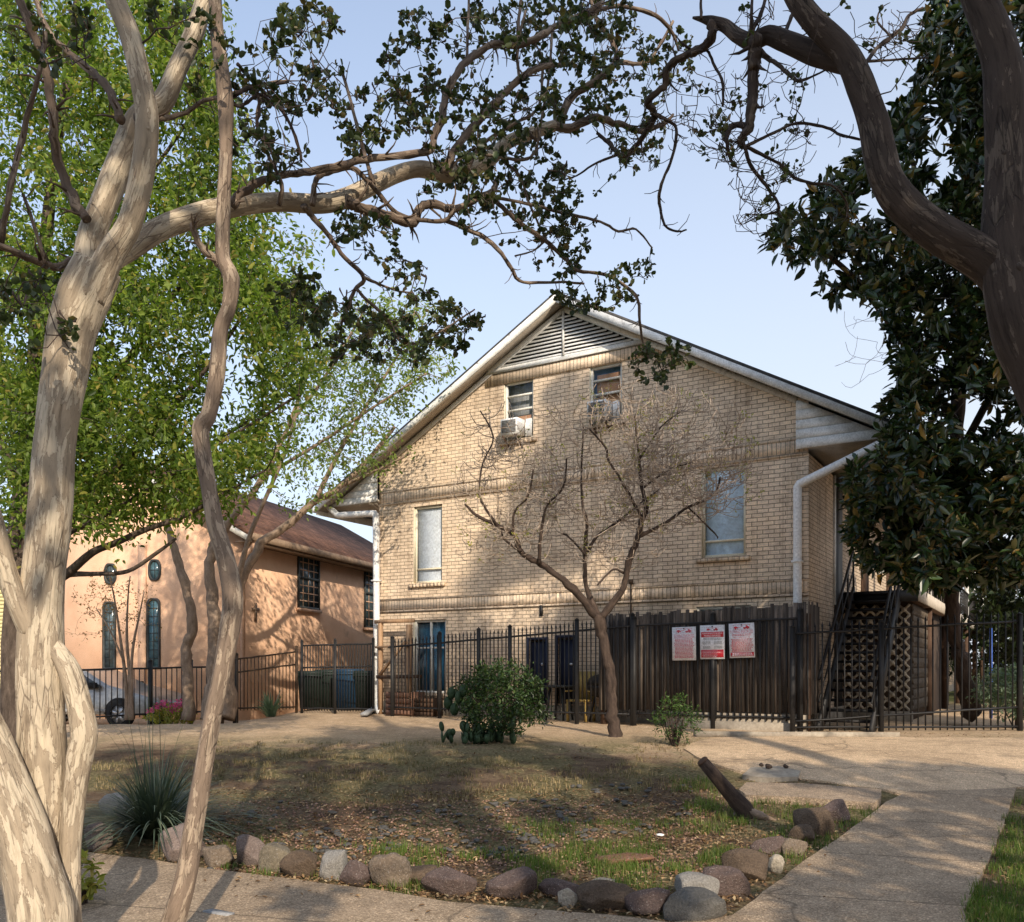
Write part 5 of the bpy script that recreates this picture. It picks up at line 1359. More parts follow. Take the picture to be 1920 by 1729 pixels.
for px, py, rx, ry, n, d, s in REG:
    for _ in range(n):
        a = rng.random() * 6.283; r = math.sqrt(rng.random())
        targets.append(tuple(P(px + rx * r * math.cos(a), py + ry * r * math.sin(a), d + rng.normal() * s)))
mb.mi = 1; tw = grow(sk, targets, mb, rng, .0026, .007, .010, .16, .10, 5)
for path, rs in tw[::9]:
    e = path[-1]
    for _ in range(3):
        q = e + rng.normal(size=3) * .03; mb.tube([e, q, q + np.array([0, 0, .012])], [.001, .006, .004], 5)
mb.build('branches', [M['limb'], M['twig_dark']], t1, True)
mb = MB(); leaf_sprays(mb, [t for t in tw if rng.random() < .80], rng, 4, .040, .80, .4, .010, cluster=3, blunt=.80); mb.build('leaves', M['lf_crape'], t1)
# ------------------------------------------------------------------ thin crape stem standing before it
base = Vector(((300 - CX) / F * 4.8, 4.8, 0))
t2 = thing('crape_myrtle', 'slender crooked crape myrtle stem leaning in front of the walkway at the left', 'tree', tuple(base))
sk2 = Skel(); mb = MB()
limb(mb, sk2, [(296, 1815, 52), (323, 1729, 44), (347, 1650, 41), (364, 1545, 36), (378, 1459, 33), (396, 1355, 33), (414, 1268, 33), (430, 1180, 37), (436, 1120, 38), (424, 1053, 34), (404, 984, 31), (391, 914, 28), (379, 845, 30), (376, 803, 33), (391, 776, 28), (406, 706, 28), (413, 619, 27), (428, 575, 27), (432, 520, 31), (417, 479, 27), (419, 382, 25), (423, 278, 25), (422, 194, 29), (414, 121, 25), (405, 52, 25), (402, -10, 24), (400, -90, 20)], 4.8, 4.7, 16, .08, 12.0, 6)
limb(mb, sk2, [(424, 505, 20), (400, 482, 14), (382, 469, 13), (366, 440, 12), (362, 418, 11)], 4.75, 4.65, 8, .1, 13, 5)
mb.mi = 1
for q in ([(425, 185, 12), (440, 178, 9), (479, 160, 8), (510, 158, 6), (541, 153, 5)], [(430, 185, 8), (450, 200, 6), (487, 178, 6), (520, 200, 4), (560, 218, 3)], [(487, 165, 7), (520, 195, 7), (545, 235, 6), (562, 285, 6), (565, 305, 4)], [(482, 172, 6), (487, 210, 6), (482, 235, 6), (505, 275, 5), (522, 330, 4)], [(445, 120, 7), (475, 155, 6), (490, 160, 5)]):
    limb(mb, sk2, q, 4.75, 4.9, 7, .1)
targets = [tuple(P(500 + rng.normal() * 60, 110 + rng.normal() * 70, 4.85 + rng.normal() * .25)) for _ in range(30)] + [tuple(P(490 + rng.normal() * 40, 280 + rng.normal() * 30, 4.85 + rng.normal() * .2)) for _ in range(16)]
tw = grow(sk2, targets, mb, rng, .002, .008, .008, .16, .12, 5)
mb.build('trunk', [M['greycrape'], M['twig_dark']], t2, True)
mb = MB(); leaf_sprays(mb, tw[:30], rng, 4, .045, .62, .4, .012, cluster=3); mb.build('leaves', M['lf_crape'], t2)

# ------------------------------------------------------------------ right crape myrtle
base = Vector(((2145 - CX) / F * 5.0, 5.0, 0))
t3 = thing('crape_myrtle', 'dark shaded crape myrtle at the right edge, one limb curving up over the roof', 'tree', tuple(base))
sk3 = Skel(); mb = MB()
limb(mb, sk3, [(2145, 1790, 150), (2135, 1500, 116), (2080, 1100, 104), (2010, 860, 100), (1955, 720, 100), (1915, 620, 104), (1893, 520, 100), (1884, 440, 84), (1884, 350, 74), (1884, 270, 70), (1879, 139, 66), (1858, 60, 62), (1832, -10, 58), (1800, -110, 50)], 5.0, 5.0, 22, .07, 21, 8)
limb(mb, sk3, [(1905, 560, 70), (1868, 505, 74), (1820, 470, 70), (1766, 440, 66), (1710, 398, 60), (1668, 347, 56), (1652, 295, 56), (1638, 226, 54), (1613, 156, 52), (1582, 97, 44), (1530, 45, 40), (1495, 0, 38), (1450, -80, 32)], 5.0, 5.1, 18, .09, 22, 8)
limb(mb, sk3, [(1600, 118, 44), (1558, 108, 42), (1523, 98, 38), (1474, 78, 34), (1440, 66, 33), (1410, 78, 30), (1384, 68, 26), (1360, 49, 23), (1335, 40, 20), (1318, 36, 12), (1299, 33, 4)], 5.1, 5.6, 14, .14, 23, 6)
limb(mb, sk3, [(1418, 72, 26), (1413, 110, 24), (1411, 150, 21), (1408, 208, 20), (1405, 240, 16), (1390, 258, 12), (1384, 268, 8)], 5.3, 5.4, 10, .16, 24, 6)
mb.build('trunk', M['crape_shaded'], t3, True)
mb = MB()
for q, a, b in [([(1334, 46, 20), (1332, 76, 17), (1301, 97, 16), (1270, 112, 15), (1252, 128, 14), (1244, 163, 13), (1214, 191, 12), (1227, 215, 13), (1213, 246, 11), (1185, 281, 10), (1164, 292, 9), (1140, 267, 8), (1119, 250, 5)], 5.5, 6.4),
    ([(1228, 213, 8), (1250, 225, 7), (1268, 243, 6), (1261, 295, 6), (1240, 347, 6), (1237, 382, 6), (1247, 423, 5), (1270, 434, 4), (1287, 431, 3)], 6.0, 6.1),
    ([(1185, 281, 6), (1120, 305, 4), (1080, 330, 3), (1035, 340, 2)], 6.3, 6.4),
    ([(1393, 262, 8), (1396, 275, 7), (1408, 312, 7), (1436, 347, 6), (1457, 378, 6), (1458, 396, 5), (1425, 405, 3), (1395, 420, 2)], 5.4, 5.6),
    ([(1398, 275, 7), (1443, 253, 6), (1495, 231, 6), (1551, 240, 5), (1575, 253, 5), (1613, 262, 4)], 5.4, 5.2),
    ([(1400, 276, 7), (1447, 299, 6), (1474, 316, 6), (1488, 333, 6), (1523, 344, 6), (1558, 347, 5), (1585, 375, 4), (1589, 410, 4)], 5.4, 5.7),
    ([(1405, 240, 12), (1375, 235, 10), (1363, 262, 8), (1370, 300, 6), (1380, 306, 4)], 5.4, 5.5),
    ([(1430, 105, 7), (1455, 118, 7), (1480, 140, 7), (1500, 152, 6), (1530, 140, 4), (1555, 128, 3)], 5.3, 5.2),
    ([(1405, 65, 10), (1420, 40, 8), (1432, 10, 7), (1440, -20, 6)], 5.3, 5.4), ([(1408, 60, 9), (1409, 20, 6), (1410, -20, 6)], 5.3, 5.3),
    ([(1470, 75, 8), (1480, 40, 7), (1500, 0, 6), (1510, -30, 5)], 5.3, 5.4), ([(1315, 36, 6), (1314, 0, 5), (1314, -30, 5)], 5.5, 5.5),
    ([(1622, 120, 8), (1650, 85, 7), (1690, 55, 7), (1703, 30, 6), (1730, 15, 5)], 5.1, 5.4), ([(1650, 85, 5), (1670, 70, 4), (1645, 40, 4), (1655, 10, 3)], 5.2, 5.3),
    ([(1620, 116, 5), (1680, 112, 4), (1740, 108, 3)], 5.1, 5.3), ([(1297, 100, 7), (1325, 95, 5), (1340, 125, 5), (1355, 155, 5), (1355, 200, 4)], 5.6, 5.6)]:
    limb(mb, sk3, q, a, b, 7, .14, None, 5, .05)
targets = []
for px, py, rx, ry, n, d in [(1340, 190, 70, 70, 60, 5.6), (1340, 260, 60, 50, 50, 5.6), (1480, 270, 60, 60, 50, 5.5), (1420, 330, 60, 50, 40, 5.5), (1420, 410, 50, 30, 22, 5.6), (1670, 60, 70, 50, 40, 5.3), (1460, 170, 50, 50, 24, 5.4), (1200, 260, 60, 50, 40, 6.3), (1250, 180, 50, 60, 24, 6.1), (1550, 30, 60, 40, 12, 5.3), (1430, 30, 50, 40, 18, 5.4)]:
    for _ in range(n):
        a = rng.random() * 6.283; r = math.sqrt(rng.random()); targets.append(tuple(P(px + rx * r * math.cos(a), py + ry * r * math.sin(a), d + rng.normal() * .3)))
mb.mi = 1; tw = grow(sk3, targets, mb, rng, .0023, .005, .007, .16, .08, 4, minL=.12, arc=.5)
mb.build('branches', [M['crape_shaded'], M['twig_dark']], t3, True)
mb = MB(); leaf_sprays(mb, [t for t in tw if rng.random() < .22], rng, 4, .034, .8, .4, .012, cluster=2, blunt=.8); mb.build('leaves', M['lf_crape'], t3)

# ------------------------------------------------------------------ tall leafy elm, left background
rng = np.random.default_rng(31)
ED = 12.0
base = G(28, 1425)
t4 = thing('elm_tree', 'tall bright green leafy tree with a dark trunk just right of the left picture edge', 'tree', tuple(base))
sk4 = Skel(); mb = MB()
limb(mb, sk4, [(22, 1440, 56), (24, 1380, 44), (24, 1260, 40), (30, 1150, 44), (40, 1000, 44), (50, 880, 36), (58, 760, 30), (70, 620, 26), (85, 450, 22), (110, 250, 18), (140, 60, 14), (150, -150, 10)], ED, ED + .3, 14, .10, 31, 6)
for q, a, b in [([(35, 1125, 24), (80, 1100, 20), (123, 1078, 17), (173, 1036, 14), (215, 1019, 13), (271, 994, 11), (347, 967, 9), (420, 925, 6), (500, 880, 4)], ED, ED - 1.2),
    ([(60, 1095, 14), (123, 1078, 12), (180, 1076, 9), (240, 1071, 8), (295, 1036, 7), (330, 1010, 5)], ED, ED - .8),
    ([(40, 1040, 22), (110, 1000, 18), (200, 900, 14), (290, 800, 11), (380, 700, 8), (450, 600, 6)], ED, ED - .5),
    ([(48, 900, 20), (120, 820, 16), (220, 700, 12), (320, 560, 9), (420, 430, 6), (480, 330, 4)], ED + .1, ED + .8),
    ([(62, 700, 16), (140, 560, 12), (230, 400, 9), (330, 260, 6), (400, 150, 4)], ED + .2, ED - .6),
    ([(45, 950, 18), (10, 850, 14), (-40, 740, 12), (-120, 600, 8), (-180, 400, 5)], ED, ED + .6),
    ([(30, 1060, 16), (0, 1000, 13), (-60, 960, 9), (-140, 900, 6)], ED, ED - .8),
    ([(70, 620, 12), (20, 480, 9), (-30, 320, 7), (-60, 150, 5)], ED + .2, ED + .2)]:
    limb(mb, sk4, q, a, b, 8, .08)
for q, a, b in [([(130, 1000, 9), (260, 930, 8), (380, 850, 7), (480, 790, 5), (560, 740, 4)], ED - .3, ED - .6), ([(200, 900, 9), (330, 860, 7), (450, 800, 5), (540, 730, 4)], ED - .2, ED + .8)]:
    limb(mb, sk4, q, a, b, 6, .05)
poly = [(-160, -60), (420, -60), (400, 120), (440, 250), (480, 370), (560, 390), (590, 470), (560, 560), (590, 650), (580, 760), (540, 830), (500, 900), (470, 930), (400, 965), (300, 975), (200, 990), (140, 985), (80, 990), (-160, 990)]
targets = []
while len(targets) < 1350:
    px, py = rng.uniform(-160, 600), rng.uniform(-60, 1060)
    if not in_poly(px, py, poly): continue
    hole = mnoise.noise(Vector((px / 70, py / 70, 3.3))) + .5 * mnoise.noise(Vector((px / 28, py / 28, 1.3)))
    if hole < -.20: continue
    if 620 < py and px > 380 and rng.random() < .35: continue
    if px < -40 or (px < 140 and py < 540 and rng.random() < .45): continue
    targets.append(tuple(P(px, py, ED + rng.normal() * .9)))
tw = grow(sk4, targets, mb, rng, .004, .012, .022, .12, .35, 4, .03)
mb.build('trunk', M['bark_rough'], t4, True)
mb = MB(); leaf_sprays(mb, tw, rng, 18, .092, .46, .05, .16, droop=.35, cluster=3, flat=.2); mb.build('crown', M['lf_elm'], t4)

# ------------------------------------------------------------------ pale sparse tree by the peach building
PD = 18.5
base = Vector((*gxy(408, PD), 0)); base.z = gz(base.x, base.y)
t5 = thing('pale_trunked_tree', 'sparse spring-green tree with pale crooked trunks in front of the peach building', 'tree', tuple(base))
sk5 = Skel(); mb = MB()
limb(mb, sk5, [(398, 1352, 44), (400, 1290, 30), (402, 1230, 24), (401, 1150, 22), (393, 1080, 20), (402, 1020, 18), (440, 965, 14), (490, 900, 11), (540, 800, 8), (580, 690, 6)], PD, PD + .5, 12, .1, 41)
limb(mb, sk5, [(420, 1345, 40), (424, 1270, 28), (432, 1180, 26), (448, 1095, 20), (475, 1046, 17), (496, 1012, 16), (531, 991, 15), (590, 942, 12), (640, 912, 10), (690, 862, 8), (740, 800, 6)], PD - .1, PD + 1.0, 12, .1, 42)
limb(mb, sk5, [(352, 1350, 26), (354, 1290, 20), (348, 1216, 18), (360, 1181, 18), (355, 1129, 17), (340, 1071, 16), (326, 1025, 14), (310, 960, 11), (320, 880, 8), (350, 790, 6)], PD + .2, PD + .3, 10, .1, 43)
for q, a, b in [([(590, 942, 10), (640, 840, 8), (700, 740, 6), (760, 640, 4), (780, 570, 3)], PD + .4, PD + 1.2), ([(540, 800, 7), (600, 720, 6), (650, 640, 5), (690, 570, 3)], PD + .4, PD + .2), ([(640, 912, 7), (710, 880, 5), (770, 850, 4)], PD + .8, PD + .4), ([(500, 890, 8), (600, 830, 6), (690, 770, 5), (800, 700, 3)], PD + .4, PD - .3), ([(445, 1095, 12), (470, 1000, 9), (530, 860, 7), (560, 760, 5)], PD, PD - .5)]:
    limb(mb, sk5, q, a, b, 7, .06)
targets = []
for px, py, rx, ry, n in [(690, 690, 110, 120, 200), (610, 760, 100, 110, 120), (740, 590, 80, 50, 60), (560, 620, 70, 90, 60), (680, 850, 100, 60, 60), (800, 680, 50, 50, 30), (560, 900, 80, 60, 40), (450, 850, 70, 80, 40)]:
    for _ in range(n):
        a = rng.random() * 6.283; r = math.sqrt(rng.random()); targets.append(tuple(P(px + rx * r * math.cos(a), py + ry * r * math.sin(a), PD + .5 + rng.normal() * .8)))
tw = grow(sk5, targets, mb, rng, .005, .009, .018, .14, .35, 4)
mb.build('trunk', M['bark_pale'], t5, True)
mb = MB(); leaf_sprays(mb, tw, rng, 5, .10, .5, .2, .12, cluster=3, droop=.2); mb.build('crown', M['lf_pale'], t5)

# small reddish tree in front of the arched windows
SD_ = 18.6; base = Vector((*gxy(236, SD_), 0)); base.z = gz(base.x, base.y)
t6 = thing('young_crape_tree', 'small thin-stemmed young tree with sparse reddish leaves before the arched windows', 'tree', tuple(base))
sk6 = Skel(); mb = MB()
for q in ([(238, 1350, 9), (236, 1280, 7), (226, 1200, 5), (214, 1120, 3), (205, 1080, 2)], [(243, 1350, 8), (244, 1280, 7), (238, 1200, 5), (240, 1120, 3), (244, 1080, 2)], [(248, 1350, 7), (246, 1270, 6), (250, 1210, 5), (262, 1150, 3), (270, 1110, 2)], [(232, 1240, 4), (205, 1180, 3), (180, 1140, 2)]): limb(mb, sk6, q, SD_, SD_ + rng.normal() * .2, 6, .05)
targets = [tuple(P(218 + rng.normal() * 38, 1135 + rng.normal() * 32, SD_ + rng.normal() * .35)) for _ in range(110)]
tw = grow(sk6, targets, mb, rng, .003, .005, .008, .15, .2, 4); mb.build('trunk', M['bark_pale'], t6)
mb = MB(); leaf_sprays(mb, tw, rng, 4, .05, .5, .3, .05, cluster=2); mb.build('crown', M['lf_red'], t6)

# ------------------------------------------------------------------ bare tree before the house
BD = 14.8; base = G(1152, 1380)
BD = base.y
t7 = thing('bare_tree', 'small bare spreading tree with fine dry twigs in front of the brick gable wall', 'tree', tuple(base))
sk7 = Skel(); mb = MB(); rng = np.random.default_rng(51)
limb(mb, sk7, [(1156, 1388, 32), (1153, 1372, 23), (1147, 1321, 21), (1146, 1275, 20), (1138, 1234, 18), (1127, 1188, 19), (1123, 1155, 22)], BD, BD, 12, .10, 51)
for q, a, b in [([(1123, 1162, 17), (1098, 1130, 15), (1056, 1088, 13), (1015, 1059, 12), (977, 1034, 11), (965, 1005, 9), (940, 988, 8), (894, 967, 6), (872, 945, 4)], BD, BD - .6),
    ([(1122, 1155, 14), (1100, 1102, 9), (1097, 1046, 8), (1100, 980, 7), (1092, 946, 5), (1090, 880, 4), (1094, 800, 3)], BD, BD + .3),
    ([(1128, 1158, 15), (1165, 1109, 12), (1177, 1063, 12), (1194, 1013, 12), (1206, 971, 11), (1210, 946, 9), (1202, 905, 7), (1198, 855, 5), (1190, 780, 3)], BD, BD - .2),
    ([(1200, 1005, 9), (1248, 980, 6), (1290, 951, 5), (1323, 938, 5), (1344, 920, 5), (1350, 895, 3)], BD - .1, BD + .5),
    ([(1011, 1057, 7), (1013, 1010, 6), (1019, 971, 5), (1027, 946, 4), (1056, 913, 4), (1062, 860, 3)], BD - .3, BD - .8),
    ([(1201, 967, 6), (1165, 901, 5), (1140, 862, 4), (1136, 840, 4), (1106, 805, 3)], BD - .2, BD - .7),
    ([(1206, 915, 5), (1225, 900, 4), (1256, 880, 4), (1298, 867, 3)], BD - .2, BD + .2), ([(1102, 1034, 6), (1120, 1005, 5), (1150, 985, 5), (1198, 946, 4), (1240, 915, 3)], BD + .1, BD + .6),
    ([(977, 1034, 6), (945, 1010, 4), (940, 985, 3)], BD - .5, BD - .2), ([(962, 1005, 6), (965, 960, 4), (990, 930, 4), (1000, 880, 3)], BD - .5, BD - .9), ([(930, 982, 5), (900, 930, 4), (905, 870, 3), (925, 820, 3), (900, 770, 2)], BD - .5, BD - .3),
    ([(1170, 1075, 5), (1150, 1068, 4), (1125, 1092, 4), (1120, 1098, 3)], BD, BD - .3), ([(1098, 1040, 5), (1070, 1010, 4), (1055, 1000, 3)], BD, BD + .3), ([(1200, 860, 4), (1240, 800, 3), (1280, 770, 2)], BD - .2, BD - .5), ([(1290, 951, 4), (1340, 1000, 3), (1345, 1010, 2)], BD + .3, BD + .5)]:
    limb(mb, sk7, q, a, b, 8, .12, None, 5, .06)
targets = []
for px, py, rx, ry, n in [(1130, 850, 180, 120, 480), (1280, 830, 140, 110, 480), (960, 910, 120, 100, 260), (1060, 960, 140, 90, 190), (1250, 910, 130, 80, 250), (1360, 890, 80, 80, 100), (930, 1010, 80, 60, 60), (1190, 760, 110, 60, 110), (920, 800, 60, 60, 40), (1180, 1010, 80, 60, 60)]:
    for _ in range(n):
        a = rng.random() * 6.283; r = math.sqrt(rng.random()); targets.append(tuple(P(px + rx * r * math.cos(a), py + ry * r * math.sin(a), BD + rng.normal() * .7)))
mb.mi = 1; tw = grow(sk7, targets, mb, rng, .0054, .007, .014, .10, .13, 4, 0, minL=.32, arc=.7)
mb.build('trunk', [M['bark_brown'], M['twig']], t7, True)
mb = MB(); leaf_sprays(mb, [t for t in tw if rng.random() < .10], rng, 3, .05, .4, .6, .03, cluster=3); mb.build('leaves', M['lf_yel'], t7)

# ------------------------------------------------------------------ magnolia
rng = np.random.default_rng(61)
base = Vector((*gxy(1812, 17.6), 0)); base.z = gz(base.x, base.y)
t8 = thing('magnolia_tree', 'dense dark magnolia with big glossy leaves covering the right end of the house', 'tree', tuple(base))
sk8 = Skel(); mb = MB()
limb(mb, sk8, [(1824, 1335, 40), (1815, 1300, 30), (1802, 1240, 26), (1790, 1190, 26), (1785, 1080, 26), (1790, 900, 26), (1800, 700, 24), (1820, 450, 20), (1850, 200, 14), (1860, 0, 10)], 17.6, 14.2, 12, .1, 61, 6)
for q, a, b in [([(1788, 1000, 18), (1720, 900, 14), (1660, 850, 10), (1600, 900, 6)], 16.2, 13.4), ([(1795, 800, 18), (1700, 650, 14), (1600, 520, 10), (1500, 440, 7)], 15.6, 14.0), ([(1805, 650, 16), (1750, 450, 12), (1710, 300, 8)], 15.3, 14.2), ([(1800, 850, 16), (1880, 700, 12), (1960, 560, 8)], 15.8, 14), ([(1786, 1020, 16), (1850, 960, 12), (1920, 940, 8)], 16.4, 13.5), ([(1786, 1060, 14), (1740, 1050, 10), (1680, 1060, 7)], 16.6, 14.5)]:
    limb(mb, sk8, q, a, b, 8, .08)
poly = [(1760, -60), (2000, -60), (2000, 1150), (1900, 1130), (1840, 1090), (1780, 1095), (1700, 1085), (1620, 1050), (1590, 1000), (1590, 920), (1610, 870), (1660, 850), (1660, 790), (1650, 760), (1690, 690), (1660, 600), (1640, 560), (1570, 560), (1530, 510), (1480, 480), (1440, 450), (1470, 410), (1500, 370), (1560, 330), (1620, 290), (1660, 230), (1720, 170), (1720, 90), (1740, 40)]
targets = []
while len(targets) < 1350:
    px, py = rng.uniform(1430, 2000), rng.uniform(-60, 1090)
    if not in_poly(px, py, poly): continue
    if mnoise.noise(Vector((px / 60, py / 60, 7.7))) < -.30: continue
    targets.append(tuple(P(px, py, 14.2 + rng.normal() * .8)))
q8 = [(1590, 880), (1930, 880), (1930, 1110), (1700, 1095), (1640, 1075), (1585, 1030)]; k8 = 0
while k8 < 260:
    px, py = rng.uniform(1580, 1930), rng.uniform(880, 1110)
    if in_poly(px, py, q8) and mnoise.noise(Vector((px / 45, py / 45, 2.7))) > -.25: targets.append(tuple(P(px, py, 15.3 + rng.normal() * .5))); k8 += 1
tw = grow(sk8, targets, mb, rng, .005, .012, .03, .12, .4, 5, .0)
mb.mi = 1; grow(sk8, [tuple(P(rng.uniform(1560, 1680), rng.uniform(540, 720), 14 + rng.normal() * .3)) for _ in range(26)], mb, rng, .003, .002, .007, .07, .18, 4, maxd=2.4, arc=.5, minL=.3)
mb.build('trunk', [M['bark_brown'], M['twig']], t8, True)
mb = MB(); pos = []; ax = []; L = []
for path, rs in tw:
    m = len(path) - 1
    for f in (1.0, .8 + .2 * rng.random(), .4 + .4 * rng.random()):
        x = f * m; j = min(int(x), m - 1); q = path[j] + (path[j+1] - path[j]) * (x - j); dr = path[j+1] - path[j]; dr = dr / (np.linalg.norm(dr) + 1e-9); dr = dr + np.array([0, 0, .3])
        for _ in range(9 if f == 1.0 else 6):
            a = dr * .55 + rng.normal(size=3) * .8; pos.append(q + rng.normal(size=3) * .05); ax.append(a); L.append(.22 * rng.uniform(.6, 1.2))
L = np.array(L); mb.leaves(pos, ax, L, L * .40, flat=.35, rng=rng, fold=.12); mb.build('crown', M['lf_mag'], t8)
# ------------------------------------------------------------------ shrubs
def shrub(name, label, pxb, rx, h, n, leaf, mat, d=None, ratio=.5, per=4, twig='bark_brown', cluster=3, spread=.03, ry=None, seed=1, low=.15, stems=6, cat_='shrub', lumpy=.25):
    rg = np.random.default_rng(seed)
    b = G(*pxb) if d is None else Vector((*gxy(pxb[0], d), 0))
    if d is not None: b.z = gz(b.x, b.y)
    t = thing(name, label, cat_, tuple(b)); s = Skel(); mb = MB()
    for i in range(stems):
        a = 2 * math.pi * i / stems + rg.random(); e = b + Vector((math.cos(a) * rx * .4, math.sin(a) * rx * .4, h * .55))
        path = cat([(b + Vector((math.cos(a) * .03, math.sin(a) * .03, -.03)), .014), (b.lerp(e, .5) + Vector((rg.normal() * .03, rg.normal() * .03, 0)), .011), (e, .006)], 4)
        mb.tube([p for p, r in path], [r for p, r in path], 5); s.addpath(path)
    T = []
    while len(T) < n:
        v = rg.normal(size=3); v /= np.linalg.norm(v); r = .35 + .65 * rg.random() ** .5
        z = h * (.5 + low / 2) + v[2] * h * (.5 - low / 2) * r
        lump = 1 + lumpy * mnoise.noise(Vector(v * 1.8) + Vector((seed, 0, 0)))
        T.append((b.x + v[0] * rx * r * lump, b.y + v[1] * (ry or rx) * r * lump, b.z + z))
    tw = grow(s, T, mb, rg, .003, .008, .010, .12, .15, 4); mb.build('stems', M[twig], t)
    mb = MB(); leaf_sprays(mb, tw, rg, per, leaf, ratio, .2, spread, cluster=cluster); mb.build('foliage', mat, t)
    return t
shrub('round_bush', 'dense dark green rounded bush with prickly pear cactus at its foot', (935, 1390), .74, 1.26, 430, .062, M['lf_round'], per=4, cluster=4, seed=3, low=.05, stems=11, spread=.05, lumpy=.42)
shrub('small_shrub', 'small airy yellow-green shrub in front of the tow signs', (1266, 1398), .34, .80, 120, .055, M['lf_bush'], ratio=.26, per=4, cluster=3, seed=4, low=.04, stems=12, lumpy=.5)
shrub('hedge_shrub', 'pale grey-green leafy shrub at the far right behind the drive', (1905, 1345), .75, 1.15, 200, .10, M['lf_grey'], d=16.6, ratio=.4, seed=5, spread=.05)
shrub('azalea_bush', 'low bush with pink flowers behind the low iron fence', (322, 1345), .5, .5, 120, .07, M['lf_yel'], d=18.9, seed=6)
b = Vector((*gxy(318, 18.7), 0)); b.z = gz(b.x, b.y)
az = [o for o in COL.objects if o.name.startswith('azalea_bush')][0]; ORI[az.name] = tuple(az.location)
for k in range(9):
    c = np.array([b.x - .35 + .09 * k, b.y - .12 + .1 * (k % 3), b.z + .38 + .05 * ((k * 5) % 4)])
    pm = MB(); pm.leaves(c + RNG.normal(size=(18, 3)) * .045, RNG.normal(size=(18, 3)), .06, .05); pm.build('flower', M['pink'], az)
shrub('yellow_weed', 'small yellow-green leafy weed at the foot of the big left trunk on the walkway', (152, 1700), .13, .34, 26, .085, M['lf_yel'], ratio=.42, per=3, cluster=2, seed=7, stems=4, spread=.02, low=.1)
for k, (px, d, rx, h, lab) in enumerate([(1960, 22, 1.6, 4.6, 'dark tall hedge at the far right picture edge behind the iron fence'), (1850, 40, 2.5, 4.6, 'dark distant hedge seen past the right end of the balcony'), (1925, 33, 2.0, 5.6, 'dark distant tree mass at the right edge above the pale shrub')]):
    shrub('dark_hedge', lab, (px, 0), rx, h, 260, .22, M['lf_dark'], d=d, per=5, cluster=3, spread=.15, seed=20 + k, cat_='hedge')
# distant trees beyond the left gap and the house
for k, (px, d, rx, h, lab) in enumerate([(-60, 46, 5, 11, 'distant green tree far behind the yellow house'), (640, 60, 4, 8.0, 'distant tree beyond the gap between the peach building and the brick house')]):
    shrub('distant_tree', lab, (px, 0), rx, h, 300, .40, M['lf_bush'], d=d, per=5, cluster=3, spread=.4, seed=30 + k, cat_='tree')

# prickly pear at the foot of the bush
def pad(mb, c, w, h, n):
    n = Vector(n).normalized(); s = n.cross(Vector((0, 0, 1))).normalized(); u = s.cross(n).normalized()
    V = []; k = 12
    for off in (-.012, .012):
        for i in range(k):
            a = 2 * math.pi * i / k; V.append(Vector(c) + s * math.cos(a) * w + u * (math.sin(a) * h + h) + n * off * .6)
    V += [Vector(c) + u * h - n * .022, Vector(c) + u * h + n * .022]
    mb.add(V, [(i, i + k, (i + 1) % k + k, (i + 1) % k) for i in range(k)] + [((i + 1) % k, 2 * k, i) for i in range(k)] + [(i + k, 2 * k + 1, (i + 1) % k + k) for i in range(k)])
pb = G(900, 1392)
cc = thing('prickly_pear', 'low prickly pear cactus spreading under the left side of the round bush', 'cactus', tuple(pb))
mb = MB(); rr = random.Random(9)
for i in range(34):
    a = rr.uniform(0, 6.28); r = rr.uniform(.05, .55); c0 = pb + Vector((math.cos(a) * r * 1.1, math.sin(a) * r * .5 - .12, rr.uniform(-.02, .03)))
    hh = rr.uniform(.06, .095); nn = (rr.gauss(0, 1), rr.gauss(0, 1), rr.uniform(-.2, .2))
    pad(mb, c0, hh * .7, hh, nn)
    if rr.random() < .65: pad(mb, c0 + Vector((rr.uniform(-.04, .04), rr.uniform(-.03, .03), hh * 1.8)), hh * .6, hh * .85, (rr.gauss(0, 1), rr.gauss(0, 1), rr.uniform(-.3, .3)))
for px, py in ((840, 1318), (846, 1300), (852, 1330), (860, 1308), (868, 1295)):
    pad(mb, P(px, py, pb.y) - Vector((0, 0, .1)), .07, .10, (rr.gauss(0, .5), -1, 0))
mb.build('pads', M['cactus'], cc, True)

# yucca clump with long arching blades
def blades(mb, b, n, hmin, hmax, spread, w, rg, sag=.5, seg=5):
    pos = []
    for i in range(n):
        a = rg.uniform(0, 2 * math.pi); out = min(abs(rg.normal()) * spread + .05, 1.1 * spread); h = rg.uniform(hmin, hmax)
        d = Vector((math.cos(a), math.sin(a), 0)); s = Vector((-d.y, d.x, 0))
        c0 = Vector(b) + d * rg.uniform(0, .08) + s * rg.normal() * .04; V = []
        for k in range(seg + 1):
            f = k / seg; q = c0 + d * out * (f + .5 * f * f) + Vector((0, 0, h * (f - sag * f * f * min(1.3, out / spread * .9))))
            ww = w * (1 - f) ** .6 * .5 + .0008
            V += [q - s * ww, q + s * ww]
        for k in range(seg + 1): V[2*k].z = max(V[2*k].z, b[2] + .01); V[2*k+1].z = max(V[2*k+1].z, b[2] + .01)
        mb.add(V, [(2*k, 2*k+1, 2*k+3, 2*k+2) for k in range(seg)])
rg = np.random.default_rng(71)
yb = G(290, 1572)
yc = thing('yucca_clump', 'large clump of long arching grey-green yucca blades behind the pink boulder', 'plant', tuple(yb))
mb = MB(); blades(mb, yb, 640, .40, .98, .66, .019, rg, .80, 9); mb.build('blades', M['yucca'], yc)
mb = MB(); blades(mb, yb, 14, 1.2, 1.65, .30, .006, rg, .25, 6); mb.build('flower_stalks', M['yucca'], yc)
ab = Vector((*gxy(508, 21.2), 0)); ab.z = gz(ab.x, ab.y)
